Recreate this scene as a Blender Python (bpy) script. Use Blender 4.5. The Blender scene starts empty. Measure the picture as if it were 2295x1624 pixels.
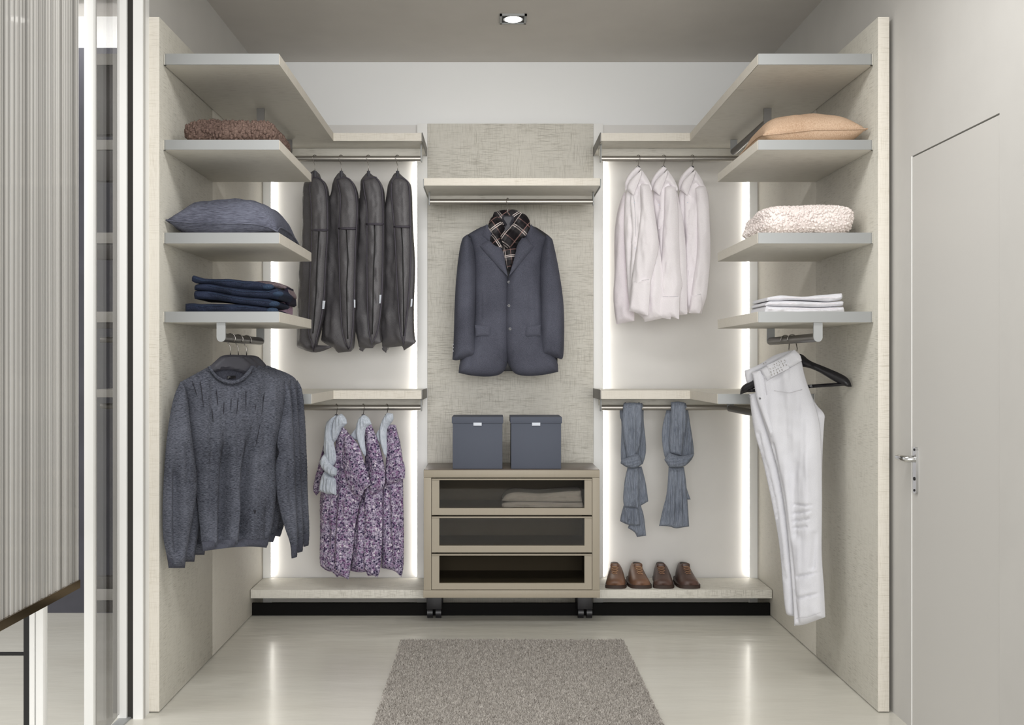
import bpy, bmesh, math, random
import numpy as np
from mathutils import Vector, noise as mnoise
from mathutils.geometry import delaunay_2d_cdt
random.seed(7)
scene = bpy.context.scene
COL = scene.collection
FOC, VX, VY, EYE = 2300.0, 1102.0, 816.0, 1.203      # focal length in pixels, vanishing point, eye height (m)

# ---------------------------------------------------------------- camera
cam = bpy.data.cameras.new('camera'); cam_o = bpy.data.objects.new('camera', cam); COL.objects.link(cam_o)
cam_o.location = (0, 0, EYE); cam_o.rotation_euler = (math.pi/2, 0, 0)
cam.sensor_width = 36.0; cam.lens = 36.0*FOC/2295.0
cam.shift_x = (1147.5-VX)/2295.0; cam.shift_y = (VY-812.0)/2295.0
cam.clip_start = 0.05; scene.camera = cam_o
# ---------------------------------------------------------------- light
w = bpy.data.worlds.new('world'); scene.world = w; w.use_nodes = True
w.node_tree.nodes['Background'].inputs[0].default_value = (1.0, 0.995, 0.985, 1)
w.node_tree.nodes['Background'].inputs[1].default_value = 0.80
def area(name, loc, rot, sx, sy, power, col=(1, .992, .978)):
    l = bpy.data.lights.new(name, 'AREA'); l.shape = 'RECTANGLE'; l.size = sx; l.size_y = sy; l.energy = power; l.color = col
    o = bpy.data.objects.new(name, l); COL.objects.link(o); o.location = loc; o.rotation_euler = rot; return o
area('camera_side_fill', (0.6, -4.6, 1.9), (math.radians(86), 0, math.radians(4)), 5.5, 3.0, 420)  # added soft fill from behind the camera, no known window there
area('ceiling_fill', (0.1, 2.6, 2.70), (0, 0, 0), 1.6, 0.5, 30)  # unseen fill added to brighten the depth of the wardrobe
area('left_room_band_fill', (-2.2, 4.72, 2.84), (math.radians(35), 0, 0), 2.0, .06, 9)  # unseen fill added to brighten the white band above the slate wall
area('left_room_light', (-3.0, 2.6, 2.80), (0, 0, 0), 2.0, 1.2, 75)
scene.view_settings.view_transform = 'Standard'; scene.view_settings.look = 'None'
scene.view_settings.gamma = 1.0; scene.view_settings.use_curve_mapping = False
scene.view_settings.exposure = -0.06

# ---------------------------------------------------------------- materials
def lin(c):
    r = []
    for v in c:
        v /= 255.0
        r.append(v/12.92 if v <= .04045 else ((v+.055)/1.055)**2.4)
    return (r[0], r[1], r[2], 1.0)
class NT:
    def __init__(s, name):
        s.m = bpy.data.materials.new(name); s.m.use_nodes = True; s.t = s.m.node_tree; s.n = s.t.nodes
        s.b = s.n['Principled BSDF']; s.out = s.n['Material Output']
    def node(s, kind, **kw):
        x = s.n.new(kind)
        for k, v in kw.items(): setattr(x, k, v)
        return x
    def link(s, a, b): s.t.links.new(a, b)
    def coords(s, scale=(1, 1, 1), rot=(0, 0, 0)):
        if not hasattr(s, 'tc'): s.tc = s.node('ShaderNodeTexCoord')
        mp = s.node('ShaderNodeMapping'); mp.inputs['Scale'].default_value = scale; mp.inputs['Rotation'].default_value = rot
        s.link(s.tc.outputs['Object'], mp.inputs['Vector']); return mp.outputs[0]
    def noise(s, vec, scale=1.0, detail=2.0, rough=.5):
        x = s.node('ShaderNodeTexNoise'); x.inputs['Scale'].default_value = scale; x.inputs['Detail'].default_value = detail
        x.inputs['Roughness'].default_value = rough; s.link(vec, x.inputs['Vector']); return x.outputs['Fac']
    def ramp(s, fac, stops, const=False):
        x = s.node('ShaderNodeValToRGB'); e = x.color_ramp.elements
        if const: x.color_ramp.interpolation = 'CONSTANT'
        while len(e) < len(stops): e.new(.5)
        for q, (p, c) in zip(e, stops): q.position = p; q.color = c
        s.link(fac, x.inputs[0]); return x.outputs[0]
    def math(s, op, a, b=None, c=None):
        x = s.node('ShaderNodeMath', operation=op)
        for i, v in enumerate((a, b, c)):
            if v is None: continue
            if isinstance(v, (int, float)): x.inputs[i].default_value = v
            else: s.link(v, x.inputs[i])
        return x.outputs[0]
    def mix(s, fac, a, b, mode='MIX'):
        x = s.node('ShaderNodeMix', data_type='RGBA', blend_type=mode)
        for i, v in ((0, fac), (6, a), (7, b)):
            if isinstance(v, (int, float, tuple)): x.inputs[i].default_value = v
            else: s.link(v, x.inputs[i])
        return x.outputs[2]
    def bump(s, h, strength=.3, dist=.002):
        x = s.node('ShaderNodeBump'); x.inputs['Strength'].default_value = strength; x.inputs['Distance'].default_value = dist
        s.link(h, x.inputs['Height']); s.link(x.outputs[0], s.b.inputs['Normal'])
    def done(s, rough=.6, metal=0.0, spec=.5):
        s.b.inputs['Roughness'].default_value = rough; s.b.inputs['Metallic'].default_value = metal
        s.b.inputs['Specular IOR Level'].default_value = spec; return s.m
def plain(name, c, rough=.6, metal=0.0, spec=.5, var=.0, bump=0.0, bscale=300):
    t = NT(name); t.b.inputs['Base Color'].default_value = lin(c)
    if var:
        n = t.noise(t.coords(), 6, 4)
        d = tuple(max(0, v*(1-var)) for v in c)
        t.link(t.ramp(n, [(.3, lin(d)), (.7, lin(c))]), t.b.inputs['Base Color'])
    if bump: t.bump(t.noise(t.coords(), bscale, 2), bump, .001)
    return t.done(rough, metal, spec)
def linen(name, axes, c=(216, 213, 204), d=(150, 145, 134), amt=.85, rough=.62):
    """pale woven-look laminate: fine dashes along each of the given axes"""
    t = NT(name); col = lin(c)
    for k, ax in enumerate(axes):
        sc = [480.0]*3; sc['xyz'.index(ax)] = 18.0
        fine = t.noise(t.coords(tuple(sc)), 1, 3, .6)
        patch = t.noise(t.coords((1, 1, 1)), 3.5+k, 3, .6)
        f = t.math('MULTIPLY', t.ramp(fine, [(.52, (0, 0, 0, 1)), (.66, (1, 1, 1, 1))]), t.ramp(patch, [(.36, (.18,)*3+(1,)), (.62, (1, 1, 1, 1))]))
        f = t.math('MULTIPLY', f, amt)
        col = t.mix(f, col, lin(d)); amt *= .7
    big = t.noise(t.coords((1.3, 1.3, 1.3)), 1.2, 2)
    col = t.mix(t.math('MULTIPLY', big, .12), col, lin(d))
    t.link(col, t.b.inputs['Base Color'])
    return t.done(rough, 0, .35)
def fabric(name, c, d, axis_scale=(900, 900, 250), rough=.9, bump=.35, mscale=1.0, spec=.2, sheen=.0):
    """cloth with a fine heathered yarn"""
    t = NT(name)
    n1 = t.noise(t.coords(axis_scale), 1, 3, .65); n2 = t.noise(t.coords(), 5*mscale, 3)
    f = t.math('ADD', t.math('MULTIPLY', n1, .7), t.math('MULTIPLY', n2, .3))
    t.link(t.ramp(f, [(.38, lin(d)), (.62, lin(c))]), t.b.inputs['Base Color'])
    t.bump(n1, bump, .0015)
    t.b.inputs['Sheen Weight'].default_value = sheen; t.b.inputs['Sheen Roughness'].default_value = .5
    return t.done(rough, 0, spec)
M = {}
M['lin_xz'] = linen('linen_laminate_back', 'xz'); M['lin_yz'] = linen('linen_laminate_side', 'yz', c=(208, 205, 195), amt=.7)
M['lin_x'] = linen('linen_laminate_shelf', 'x', c=(214, 211, 202), amt=.6); M['lin_edge'] = linen('linen_laminate_edge', 'xz', c=(225, 220, 210), d=(184, 176, 160), amt=.6)
M['lin_rear'] = linen('linen_laminate_rear', 'yz', c=(213, 209, 199), amt=.35)
M['white_panel'] = plain('white_lacquer_panel', (218, 216, 213), .5, var=.02)
M['white'] = plain('white_lacquer', (238, 238, 236), .4)
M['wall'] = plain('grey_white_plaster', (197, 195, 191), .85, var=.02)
M['wall_back'] = plain('white_plaster', (238, 239, 239), .8)
M['ceil'] = plain('ceiling_plaster', (206, 202, 197), .9, var=.02)
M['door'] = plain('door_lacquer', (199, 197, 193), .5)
M['shadow_gap'] = plain('door_gap', (22, 20, 19), .9)
M['alu'] = plain('satin_aluminium', (158, 160, 160), .45, .25)
M['alu_dark'] = plain('dark_aluminium', (118, 116, 113), .45, .4)
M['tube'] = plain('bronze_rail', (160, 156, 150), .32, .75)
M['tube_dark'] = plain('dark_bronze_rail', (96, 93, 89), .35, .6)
M['chrome'] = plain('chrome', (205, 205, 205), .15, 1)
M['wire'] = plain('hook_wire', (150, 146, 142), .25, 1)
M['plinth'] = plain('dark_plinth', (11, 10, 9), .7, spec=.1)
M['black'] = plain('black_plastic', (24, 23, 27), .4)
M['blackmetal'] = plain('black_metal', (10, 10, 11), .5)
M['chest'] = linen('taupe_lacquer', 'z', c=(162, 153, 137), d=(148, 138, 121), amt=.25, rough=.5)
M['chest_top'] = plain('brown_glass_top', (92, 80, 70), .35)
M['chest_in'] = plain('drawer_interior', (96, 90, 80), .7)
M['box'] = plain('grey_box_card', (80, 85, 98), .75, bump=.15)
M['label'] = plain('white_label', (214, 220, 230), .6)
M['hanger'] = plain('charcoal_hanger', (66, 66, 74), .55)
M['sweater'] = fabric('grey_merino', (102, 105, 116), (40, 42, 50), (110, 110, 700), .95, .4)
M['sweater_dark'] = fabric('grey_merino_rib', (88, 90, 101), (46, 47, 56), (1300, 1300, 90), .95, .5)
M['jacket'] = fabric('navy_grey_tweed', (96, 98, 111), (58, 59, 69), (1100, 1100, 320), .92, .3)
M['lining'] = plain('jacket_lining', (26, 26, 30), .6)
M['button'] = plain('dark_horn_button', (52, 50, 54), .2)
M['stitch'] = plain('dark_seam', (34, 34, 42), .9)
M['bag'] = fabric('grey_nonwoven', (98, 96, 98), (76, 74, 78), (500, 500, 260), .5, .3, spec=.5)
M['bag_trim'] = plain('bag_piping', (74, 70, 79), .7)
M['zip'] = plain('black_zip', (8, 8, 9), .6)
M['shirt'] = fabric('white_cotton', (247, 243, 245), (238, 232, 236), (500, 500, 300), .85, .25)
M['shirt_in'] = fabric('white_cotton_inner', (238, 231, 235), (226, 218, 223), (500, 500, 300), .85, .25)
M['trousers'] = fabric('white_denim', (216, 216, 220), (202, 202, 208), (700, 700, 700), .85, .25)
M['seam_grey'] = plain('pale_seam', (188, 186, 192), .9); M['patch_ink'] = plain('grey_print', (150, 146, 140), .8)
M['scarf_blue'] = fabric('slate_blue_jersey', (136, 143, 155), (100, 106, 118), (320, 320, 25), .9, .5)
M['scarf_pale'] = fabric('pale_blue_jersey', (206, 213, 223), (164, 172, 184), (330, 330, 30), .9, .5)
M['denim'] = fabric('dark_denim', (44, 52, 74), (18, 22, 33), (600, 600, 300), .85, .4, 3)
M['denim_mid'] = fabric('mid_denim', (54, 70, 92), (26, 36, 54), (600, 600, 300), .85, .4, 3)
M['taupe'] = fabric('taupe_cloth', (140, 126, 128), (92, 80, 86), (300, 300, 300)); M['mauve'] = fabric('mauve_cloth', (170, 144, 160), (120, 98, 118), (300, 300, 300))
M['navy'] = fabric('navy_cloth', (42, 38, 56), (22, 20, 30), (300, 300, 300))
M['cushion'] = fabric('blue_grey_linen', (112, 115, 130), (62, 63, 74), (40, 300, 700), .85, .4)
M['peach'] = fabric('peach_linen', (204, 178, 154), (174, 144, 118), (420, 420, 60), .85, .5)
M['brown_wool'] = fabric('brown_wool', (124, 104, 95), (72, 57, 52), (120, 120, 400), .95, .4)
M['cream_wool'] = fabric('cream_boucle', (240, 232, 228), (212, 200, 196), (150, 150, 150), .95, .4)
M['rug'] = fabric('grey_rug_pile', (195, 190, 183), (130, 124, 118), (420, 420, 420), .95, .5, 14)
M['shoe_tan'] = plain('tan_leather', (124, 90, 70), .42, var=.35, bump=.2, bscale=90)
M['shoe_dark'] = plain('dark_brown_leather', (92, 68, 60), .42, var=.4, bump=.2, bscale=90)
M['sole'] = plain('shoe_sole', (52, 36, 28), .6); M['lace'] = plain('shoe_lace', (160, 126, 98), .8); M['lace_dark'] = plain('dark_shoe_lace', (136, 104, 82), .8)
M['shoe_in'] = plain('shoe_inside', (30, 22, 18), .8)
M['bronze'] = plain('bronze_mirror', (120, 104, 80), .12, .9)
M['slate'] = plain('slate_wall', (72, 72, 80), .7, var=.15, bump=.2, bscale=60)
M['tower_grey'] = linen('grey_laminate', 'xz', c=(160, 158, 154), amt=.3); M['tower_shade'] = plain('dark_shade_board', (58, 54, 51), .5)
M['gasket'] = plain('dark_gasket', (40, 38, 34), .6)
def m_floor():
    t = NT('polished_resin_floor'); n = t.noise(t.coords((.5, 1.6, 1)), 2.2, 3)
    t.link(t.ramp(n, [(.3, lin((204, 201, 191))), (.7, lin((212, 210, 201)))]), t.b.inputs['Base Color'])
    t.bump(t.noise(t.coords((3, 9, 1)), 1.6, 2), .25, .01)
    t.b.inputs['Coat Weight'].default_value = .16; t.b.inputs['Coat Roughness'].default_value = .11
    return t.done(.24, 0, .22)
M['floor'] = m_floor()
def m_floral():
    t = NT('purple_floral_cotton'); v = t.coords((1, 1, 1))
    vo = t.node('ShaderNodeTexVoronoi'); vo.inputs['Scale'].default_value = 95; t.link(v, vo.inputs['Vector'])
    sep = t.node('ShaderNodeSeparateColor'); t.link(vo.outputs['Color'], sep.inputs[0])
    c = t.ramp(sep.outputs[0], [(0, lin((188, 180, 198))), (.26, lin((140, 104, 142))), (.42, lin((222, 212, 224))), (.55, lin((44, 40, 66))), (.74, lin((170, 146, 174))), (.86, lin((92, 58, 98)))], True)
    edge = t.ramp(vo.outputs['Distance'], [(.34, (0, 0, 0, 1)), (.5, (1, 1, 1, 1))])
    c = t.mix(t.math('MULTIPLY', edge, .7), c, lin((160, 148, 172)))
    n = t.noise(v, 170, 2); c = t.mix(t.ramp(n, [(.52, (0, 0, 0, 1)), (.58, (.85, .85, .85, 1))]), c, lin((48, 40, 70)))
    t.link(c, t.b.inputs['Base Color']); t.bump(t.noise(v, 60, 2), .2, .002)
    return t.done(.9, 0, .2)
M['floral'] = m_floral()
def m_tartan(name, ang, k=20.0):
    t = NT(name); sp = t.node('ShaderNodeSeparateXYZ'); t.link(t.coords((1, 1, 1), (0, math.radians(ang), 0)), sp.inputs[0])
    col = None
    base = t.ramp(t.noise(t.coords(), 22, 2), [(.4, lin((30, 28, 30))), (.6, lin((74, 72, 74)))])
    col = base
    for ax, ph in ((0, .1), (2, .35)):
        f = t.math('FRACT', t.math('ADD', t.math('MULTIPLY', sp.outputs[ax], k), ph))
        wide = t.math('LESS_THAN', t.math('ABSOLUTE', t.math('SUBTRACT', f, .25)), .17)
        col = t.mix(t.math('MULTIPLY', wide, .6), col, lin((22, 18, 22)))
        for o, wd, cc in ((.62, .022, (226, 214, 210)), (.71, .022, (226, 214, 210)), (.05, .02, (140, 110, 106))):
            ln = t.math('LESS_THAN', t.math('ABSOLUTE', t.math('SUBTRACT', f, o)), wd)
            col = t.mix(t.math('MULTIPLY', ln, .85), col, lin(cc))
    t.link(col, t.b.inputs['Base Color']); t.bump(t.noise(t.coords(), 500, 2), .3, .001)
    return t.done(.9, 0, .2)
M['tartan_a'] = m_tartan('dark_tartan', 35, 11); M['tartan_b'] = m_tartan('dark_tartan_knot', 52, 10); M['tartan_c'] = m_tartan('dark_tartan_tail', 8, 13)
def m_emit(name, c, s):
    t = NT(name); t.b.inputs['Base Color'].default_value = (1, 1, 1, 1)
    t.b.inputs['Emission Color'].default_value = c; t.b.inputs['Emission Strength'].default_value = s; return t.done(.5)
M['led'] = m_emit('led_strip', (1.0, .96, .89, 1), 7.5); M['lamp'] = m_emit('spot_lens', (1, .97, .92, 1), 6)
def m_glass(name, tint, refl=.06):
    t = NT(name); tr = t.node('ShaderNodeBsdfTransparent'); tr.inputs[0].default_value = tint
    gl = t.node('ShaderNodeBsdfGlossy'); gl.inputs['Roughness'].default_value = .02; gl.inputs[0].default_value = (.9, .9, .9, 1)
    lw = t.node('ShaderNodeLayerWeight'); lw.inputs[0].default_value = .5; fo = t.math('ADD', t.math('MULTIPLY', t.math('POWER', lw.outputs['Facing'], 4.0), refl*5), refl*.12)
    mx = t.node('ShaderNodeMixShader'); t.link(fo, mx.inputs[0]); t.link(tr.outputs[0], mx.inputs[1]); t.link(gl.outputs[0], mx.inputs[2])
    t.link(mx.outputs[0], t.out.inputs[0]); return t.m
M['smoked'] = m_glass('smoked_glass', (.72, .70, .66, 1)); M['pane'] = m_glass('grey_glass', (.74, .735, .73, 1))
def m_flute():
    t = NT('ribbed_grey_lacquer'); sp = t.node('ShaderNodeSeparateXYZ'); t.link(t.coords(), sp.inputs[0])
    n = t.node('ShaderNodeObjectInfo').outputs['Random']
    t.link(t.ramp(n, [(.0, lin((126, 124, 120))), (.5, lin((158, 156, 152))), (1, lin((188, 186, 182)))]), t.b.inputs['Base Color'])
    t.b.inputs['Coat Weight'].default_value = .35; t.b.inputs['Coat Roughness'].default_value = .04
    return t.done(.4)
M['flute'] = m_flute()

# ---------------------------------------------------------------- geometry helpers: each returns (verts, faces)
def box(x0, x1, y0, y1, z0, z1, bev=0.0, seg=2):
    if not bev:
        v = [(x, y, z) for x in (x0, x1) for y in (y0, y1) for z in (z0, z1)]
        return v, [(0, 1, 3, 2), (4, 6, 7, 5), (0, 4, 5, 1), (2, 3, 7, 6), (0, 2, 6, 4), (1, 5, 7, 3)]
    bm = bmesh.new(); vs = [bm.verts.new((x, y, z)) for x in (x0, x1) for y in (y0, y1) for z in (z0, z1)]
    for f in ((0, 1, 3, 2), (4, 6, 7, 5), (0, 4, 5, 1), (2, 3, 7, 6), (0, 2, 6, 4), (1, 5, 7, 3)): bm.faces.new([vs[i] for i in f])
    bmesh.ops.bevel(bm, geom=bm.edges[:], offset=bev, segments=seg, affect='EDGES', profile=.5)
    return from_bm(bm)
def from_bm(bm):
    bmesh.ops.recalc_face_normals(bm, faces=bm.faces[:]); bm.verts.index_update()
    r = [tuple(v.co) for v in bm.verts], [tuple(v.index for v in f.verts) for f in bm.faces]; bm.free(); return r
def prism(poly, z0, z1, bev=0.0):
    bm = bmesh.new(); b = [bm.verts.new((x, y, z0)) for x, y in poly]; t = [bm.verts.new((x, y, z1)) for x, y in poly]; n = len(poly)
    bm.faces.new(b); bm.faces.new(t)
    for i in range(n): bm.faces.new((b[i], b[(i+1) % n], t[(i+1) % n], t[i]))
    if bev: bmesh.ops.bevel(bm, geom=bm.edges[:], offset=bev, segments=2, affect='EDGES')
    return from_bm(bm)
def join(*ms):
    V, F = [], []
    for v, f in ms:
        o = len(V); V += list(v); F += [tuple(i+o for i in q) for q in f]
    return V, F
def tube(pts, r, n=10, cap=True):
    pts = [Vector(p) for p in pts]; V, F = [], []; up = None
    for i, p in enumerate(pts):
        d = (pts[min(i+1, len(pts)-1)]-pts[max(i-1, 0)]).normalized()
        if up is None:
            up = Vector((0, 0, 1)) if abs(d.z) < .9 else Vector((0, 1, 0))
        a = (up - d*up.dot(d)).normalized(); up = a; b = d.cross(a); rr = r[i] if isinstance(r, (list, tuple)) else r
        for k in range(n):
            t = 2*math.pi*k/n; V.append(tuple(p+a*math.cos(t)*rr+b*math.sin(t)*rr))
    for i in range(len(pts)-1):
        for k in range(n): F.append((i*n+k, i*n+(k+1) % n, (i+1)*n+(k+1) % n, (i+1)*n+k))
    if cap: F.append(tuple(range(n-1, -1, -1))); F.append(tuple((len(pts)-1)*n+k for k in range(n)))
    return V, F
def disc(c, nrm, r, h, n=20):
    c = Vector(c); nrm = Vector(nrm).normalized(); return tube([c, c+nrm*h], r, n)
def ico(c, r, sub=1):
    bm = bmesh.new(); bmesh.ops.create_icosphere(bm, subdivisions=sub, radius=1)
    for v in bm.verts: v.co = Vector((v.co.x*r[0], v.co.y*r[1], v.co.z*r[2])) + Vector(c)
    return from_bm(bm)
def P(px, py, s): return Vector(((px-VX)/s, FOC/s, EYE+(VY-py)/s))
class Plane:
    """vertical plane through p0, turned about z by ang degrees"""
    def __init__(s, x, y, ang=0):
        a = math.radians(ang); s.n = Vector((-math.sin(a), math.cos(a), 0)); s.p = Vector((x, y, EYE)); s.s = FOC/y
    def at(s, px, py, off=0.0):
        d = Vector(((px-VX)/FOC, 1, (VY-py)/FOC)); e = Vector((0, 0, EYE))
        t = (s.p - s.n*off - e).dot(s.n)/d.dot(s.n); return e + d*t
def soften(poly, it=2, keep=55):
    pts = [np.array(p, float) for p in poly]
    n = len(pts); hard = []
    for i in range(n):
        a, b = pts[i]-pts[i-1], pts[(i+1) % n]-pts[i]
        ang = math.degrees(math.acos(max(-1, min(1, a.dot(b)/(np.linalg.norm(a)*np.linalg.norm(b)+1e-9))))); hard.append(ang > keep)
    for _ in range(it):
        q, h = [], []
        n = len(pts)
        for i in range(n):
            p, a, b = pts[i], pts[i-1], pts[(i+1) % n]
            if hard[i]: q.append(p); h.append(True)
            else: q += [p*.75+a*.25, p*.75+b*.25]; h += [False, False]
        pts, hard = q, h
    return pts
def resample(pts, step):
    out = []
    pts = [np.array(p, float) for p in pts]; n = len(pts)
    for i in range(n):
        a, b = pts[i], pts[(i+1) % n]; L = np.linalg.norm(b-a)
        if L < step*.25: continue
        k = max(1, int(round(L/step)))
        for j in range(k): out.append(a+(b-a)*j/k)
    return out
def segdist(Q, A, B):
    d = B-A; L2 = (d*d).sum(1)+1e-12
    t = np.clip(((Q[:, None, :]-A[None])*d[None]).sum(2)/L2[None], 0, 1)
    return np.sqrt((((A[None]+t[..., None]*d[None])-Q[:, None, :])**2).sum(2))
SEED = [0]; LAST = None
def height(srf, px, py):
    """height of a cloth surface over its plane at a pixel"""
    d = ((srf[0]-np.array((px, py)))**2).sum(1); k = np.argsort(d)[:3]; w_ = 1/(d[k]+.01); return float((srf[1][k]*w_).sum()/w_.sum())
def puff(poly, pl, tf=.03, tb=.03, R=.03, step=5.0, wr=(.004, .09, .012), creases=(), off=0.0, depth=.004, bow=None, soft=2, edge=0.0):
    """a cloth body with the given outline (pixel units) standing on plane pl: rounded towards its edge, folded by noise and by creases.
    creases = [(polyline, depth_m, width_px)]; depth > 0 separates the front from the back by that much"""
    SEED[0] += 1; sd = SEED[0]*7.31
    B = resample(soften(poly, soft), step); Bn = np.array(B); n = len(B)
    x0, y0 = Bn.min(0); x1, y1 = Bn.max(0)
    rng = np.random.RandomState(SEED[0])
    gx, gy = np.meshgrid(np.arange(x0, x1, step), np.arange(y0, y1, step*.9)); gx[1::2] += step*.5
    G = np.stack([gx.ravel(), gy.ravel()], 1)+rng.uniform(-.18, .18, (gx.size, 2))*step
    A_, B_ = Bn, np.roll(Bn, -1, 0)
    ins = np.zeros(len(G), bool)
    for a, b in zip(A_, B_):
        c = (a[1] > G[:, 1]) != (b[1] > G[:, 1])
        with np.errstate(divide='ignore', invalid='ignore'):
            xi = a[0]+(G[:, 1]-a[1])*(b[0]-a[0])/(b[1]-a[1])
        ins ^= c & (G[:, 0] < xi)
    G = G[ins]
    if len(G): G = G[segdist(G, A_, B_).min(1) > step*.55]
    pts = [Vector((p[0], p[1])) for p in B]+[Vector((p[0], p[1])) for p in G]
    res = delaunay_2d_cdt(pts, [], [list(range(n))], 1, 1e-5)
    vs = np.array([(v.x, v.y) for v in res[0]]); tris = [tuple(f) for f in res[2]]
    D = segdist(vs, A_, B_).min(1); onb = D < step*.02; d = D/pl.s
    t = np.clip(d/R, 0, 1); h = np.clip(1-(1-t)**2, 0, 1)**.66
    fold = np.zeros(len(vs))
    amp, fu, fv = wr
    for i, (x, y) in enumerate(vs):
        fold[i] = amp*(mnoise.noise(Vector((x*fu, y*fv, sd)))*1.3+mnoise.noise(Vector((x*fu*2.3, y*fv*2.1, sd+9)))*.6+.5*mnoise.noise(Vector((x*.05, y*.05, sd+4))))
    for line, dep, wid in creases:
        L = np.array(line, float); dd = segdist(vs, L[:-1], L[1:]).min(1); ya, yb = L[:, 1].min(), L[:, 1].max(); fade = np.clip((vs[:, 1]-ya)/(.4*(yb-ya)), 0, 1)**1.5 if yb-ya > 60 and wid > 5 else 1.0; fold -= fade*dep*np.exp(-(dd/wid)**2)
    if bow: fold += np.array([bow(x, y) for x, y in vs])
    front = tf*h + fold*np.clip(t*1.25, edge, 1)**1.3; back = tb*h
    front = np.maximum(front, -(back+depth)*.8)
    global LAST; LAST = (vs, front+off)
    V, F = [], []
    for i, (x, y) in enumerate(vs): V.append(pl.at(x, y, off)-pl.n*front[i])
    idx = {}
    for i, (x, y) in enumerate(vs):
        if onb[i] and depth == 0: idx[i] = i
        else: idx[i] = len(V); V.append(pl.at(x, y, off)+pl.n*(depth+back[i]))
    for f in tris:
        F.append(f); F.append(tuple(idx[i] for i in reversed(f)))
    if depth:
        cnt = {}
        for f in tris:
            for a, b in zip(f, f[1:]+f[:1]): cnt[(a, b)] = 1
        ew = {}
        def dup(i):
            if i not in ew: ew[i] = len(V); V.append(V[i].copy())
            return ew[i]
        for (a, b) in cnt:
            if (b, a) not in cnt: F.append((dup(b), dup(a), dup(idx[a]), dup(idx[b])))
    p = [V[i] for i in F[0]]
    if (p[1]-p[0]).cross(p[2]-p[0]).dot(pl.n) > 0: F = [tuple(reversed(f)) for f in F]
    return [tuple(v) for v in V], F
def K(ox, oy, sc): return lambda *pts: [(ox+x/sc, oy+y/sc) for x, y in pts]
def strip(line, pl, r, off, n=6, lift=None): return tube([pl.at(x, y, off) for x, y in line], r, n)

# ---------------------------------------------------------------- objects
def mk(name, vf, mat, loc=(0, 0, 0), smooth=True, angle=40):
    me = bpy.data.meshes.new(name); v, f = vf; L = Vector(loc)
    me.from_pydata([(a[0]-L.x, a[1]-L.y, a[2]-L.z) for a in v], [], f); me.update()
    if mat: me.materials.append(M[mat])
    if smooth:
        me.shade_smooth()
        if angle < 180: me.set_sharp_from_angle(angle=math.radians(angle))
    o = bpy.data.objects.new(name, me); COL.objects.link(o); return o
def props(o, label=None, cat=None, group=None, kind=None):
    for k, v in (('label', label), ('category', cat), ('group', group), ('kind', kind)):
        if v: o[k] = v
class Thing:
    def __init__(s, name, label, cat, loc, group=None):
        s.o = bpy.data.objects.new(name, None); COL.objects.link(s.o); s.o.empty_display_size = .05
        s.L = Vector(loc); s.o.location = s.L; props(s.o, label, cat, group)
    def part(s, name, vf, mat, parent=None, label=None, angle=40, kind=None, smooth=True):
        o = mk(name, vf, mat, s.L, smooth, angle); o.parent = parent or s.o; props(o, label, None, None, kind); return o
def mono(name, label, cat, vf, mat, group=None, angle=40, loc=None):
    v = vf[0]; xs = np.array(v); c = loc or (float(xs[:, 0].mean()), float(xs[:, 1].mean()), float(xs[:, 2].min()))
    o = mk(name, vf, mat, c, True, angle); o.location = c; props(o, label, cat, group); return o
def struct(name, vf, mat, parent=None, smooth=False):
    o = mk(name, vf, mat, (0, 0, 0), smooth)
    if parent: o.parent = parent
    else: props(o, kind='structure')
    return o
def clone(t, dx, dy, dz, label, group=None):
    r = t.o.copy(); COL.objects.link(r); r.location = t.L+Vector((dx, dy, dz)); r['label'] = label
    if group: r['group'] = group
    for c in list(t.o.children):
        q = c.copy(); COL.objects.link(q); q.parent = r
        for g in list(c.children):
            k = g.copy(); COL.objects.link(k); k.parent = q
    return r

# ================================================================ the room
XL, XR = -1.148, 1.334                 # inner faces of the wardrobe's side panels
YF, YS, YB = 3.544, 4.222, 5.145       # front of the side panels, their middle seam, face of the back panels
TOP = 2.402
struct('floor', box(-4.5, 2.4, -.5, 5.4, -.05, 0), 'floor')
struct('wall_back', box(-1.25, 1.50, 5.19, 5.30, 0, 2.74), 'wall_back')
struct('wall_left', box(-1.235, -1.195, 3.545, 5.19, 0, 2.92), 'wall')
struct('ceiling', box(-1.235, 1.52, 1.2, 5.3, 2.73, 2.80), 'ceil')
XW = 1.388; dy0, dy1, dz = FOC/820.0, FOC/678.0, EYE+.687
struct('wall_right', join(box(XW, XW+.12, dy1, 5.3, 0, 2.74), box(XW, XW+.12, 1.2, dy0, 0, 2.74), box(XW, XW+.12, dy0, dy1, dz, 2.74)), 'wall')
d1 = struct('door_1', box(XW+.001, XW+.04, dy0+.0012, dy1-.002, .004, dz-.005), 'door')
struct('door_frame', join(box(XW+.05, XW+.10, dy0-.0, dy1, 0, dz)), 'shadow_gap', d1)
struct('door_edge_highlight', box(XW-.001, XW+.004, dy1-.002, dy1+.002, .002, dz), 'white', d1)  # thin white strip standing in for the highlight on the door's edge
hy = FOC/683.0
def rounded_plate(y0, y1, z0, z1, x0, x1, r=.012):
    bm = bmesh.new(); vs = []
    ring = []
    for (cy, cz, a0) in ((y1-r, z1-r, 0), (y0+r, z1-r, 90), (y0+r, z0+r, 180), (y1-r, z0+r, 270)):
        for k in range(5):
            a = math.radians(a0+k*22.5); ring.append((cy+r*math.cos(a), cz+r*math.sin(a)))
    a = [bm.verts.new((x0, y, z)) for y, z in ring]; b = [bm.verts.new((x1, y, z)) for y, z in ring]; n = len(ring)
    bm.faces.new(a); bm.faces.new(b)
    for i in range(n): bm.faces.new((a[i], a[(i+1) % n], b[(i+1) % n], b[i]))
    return from_bm(bm)
hz = lambda py: EYE+(VY-py)/685.0
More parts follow.
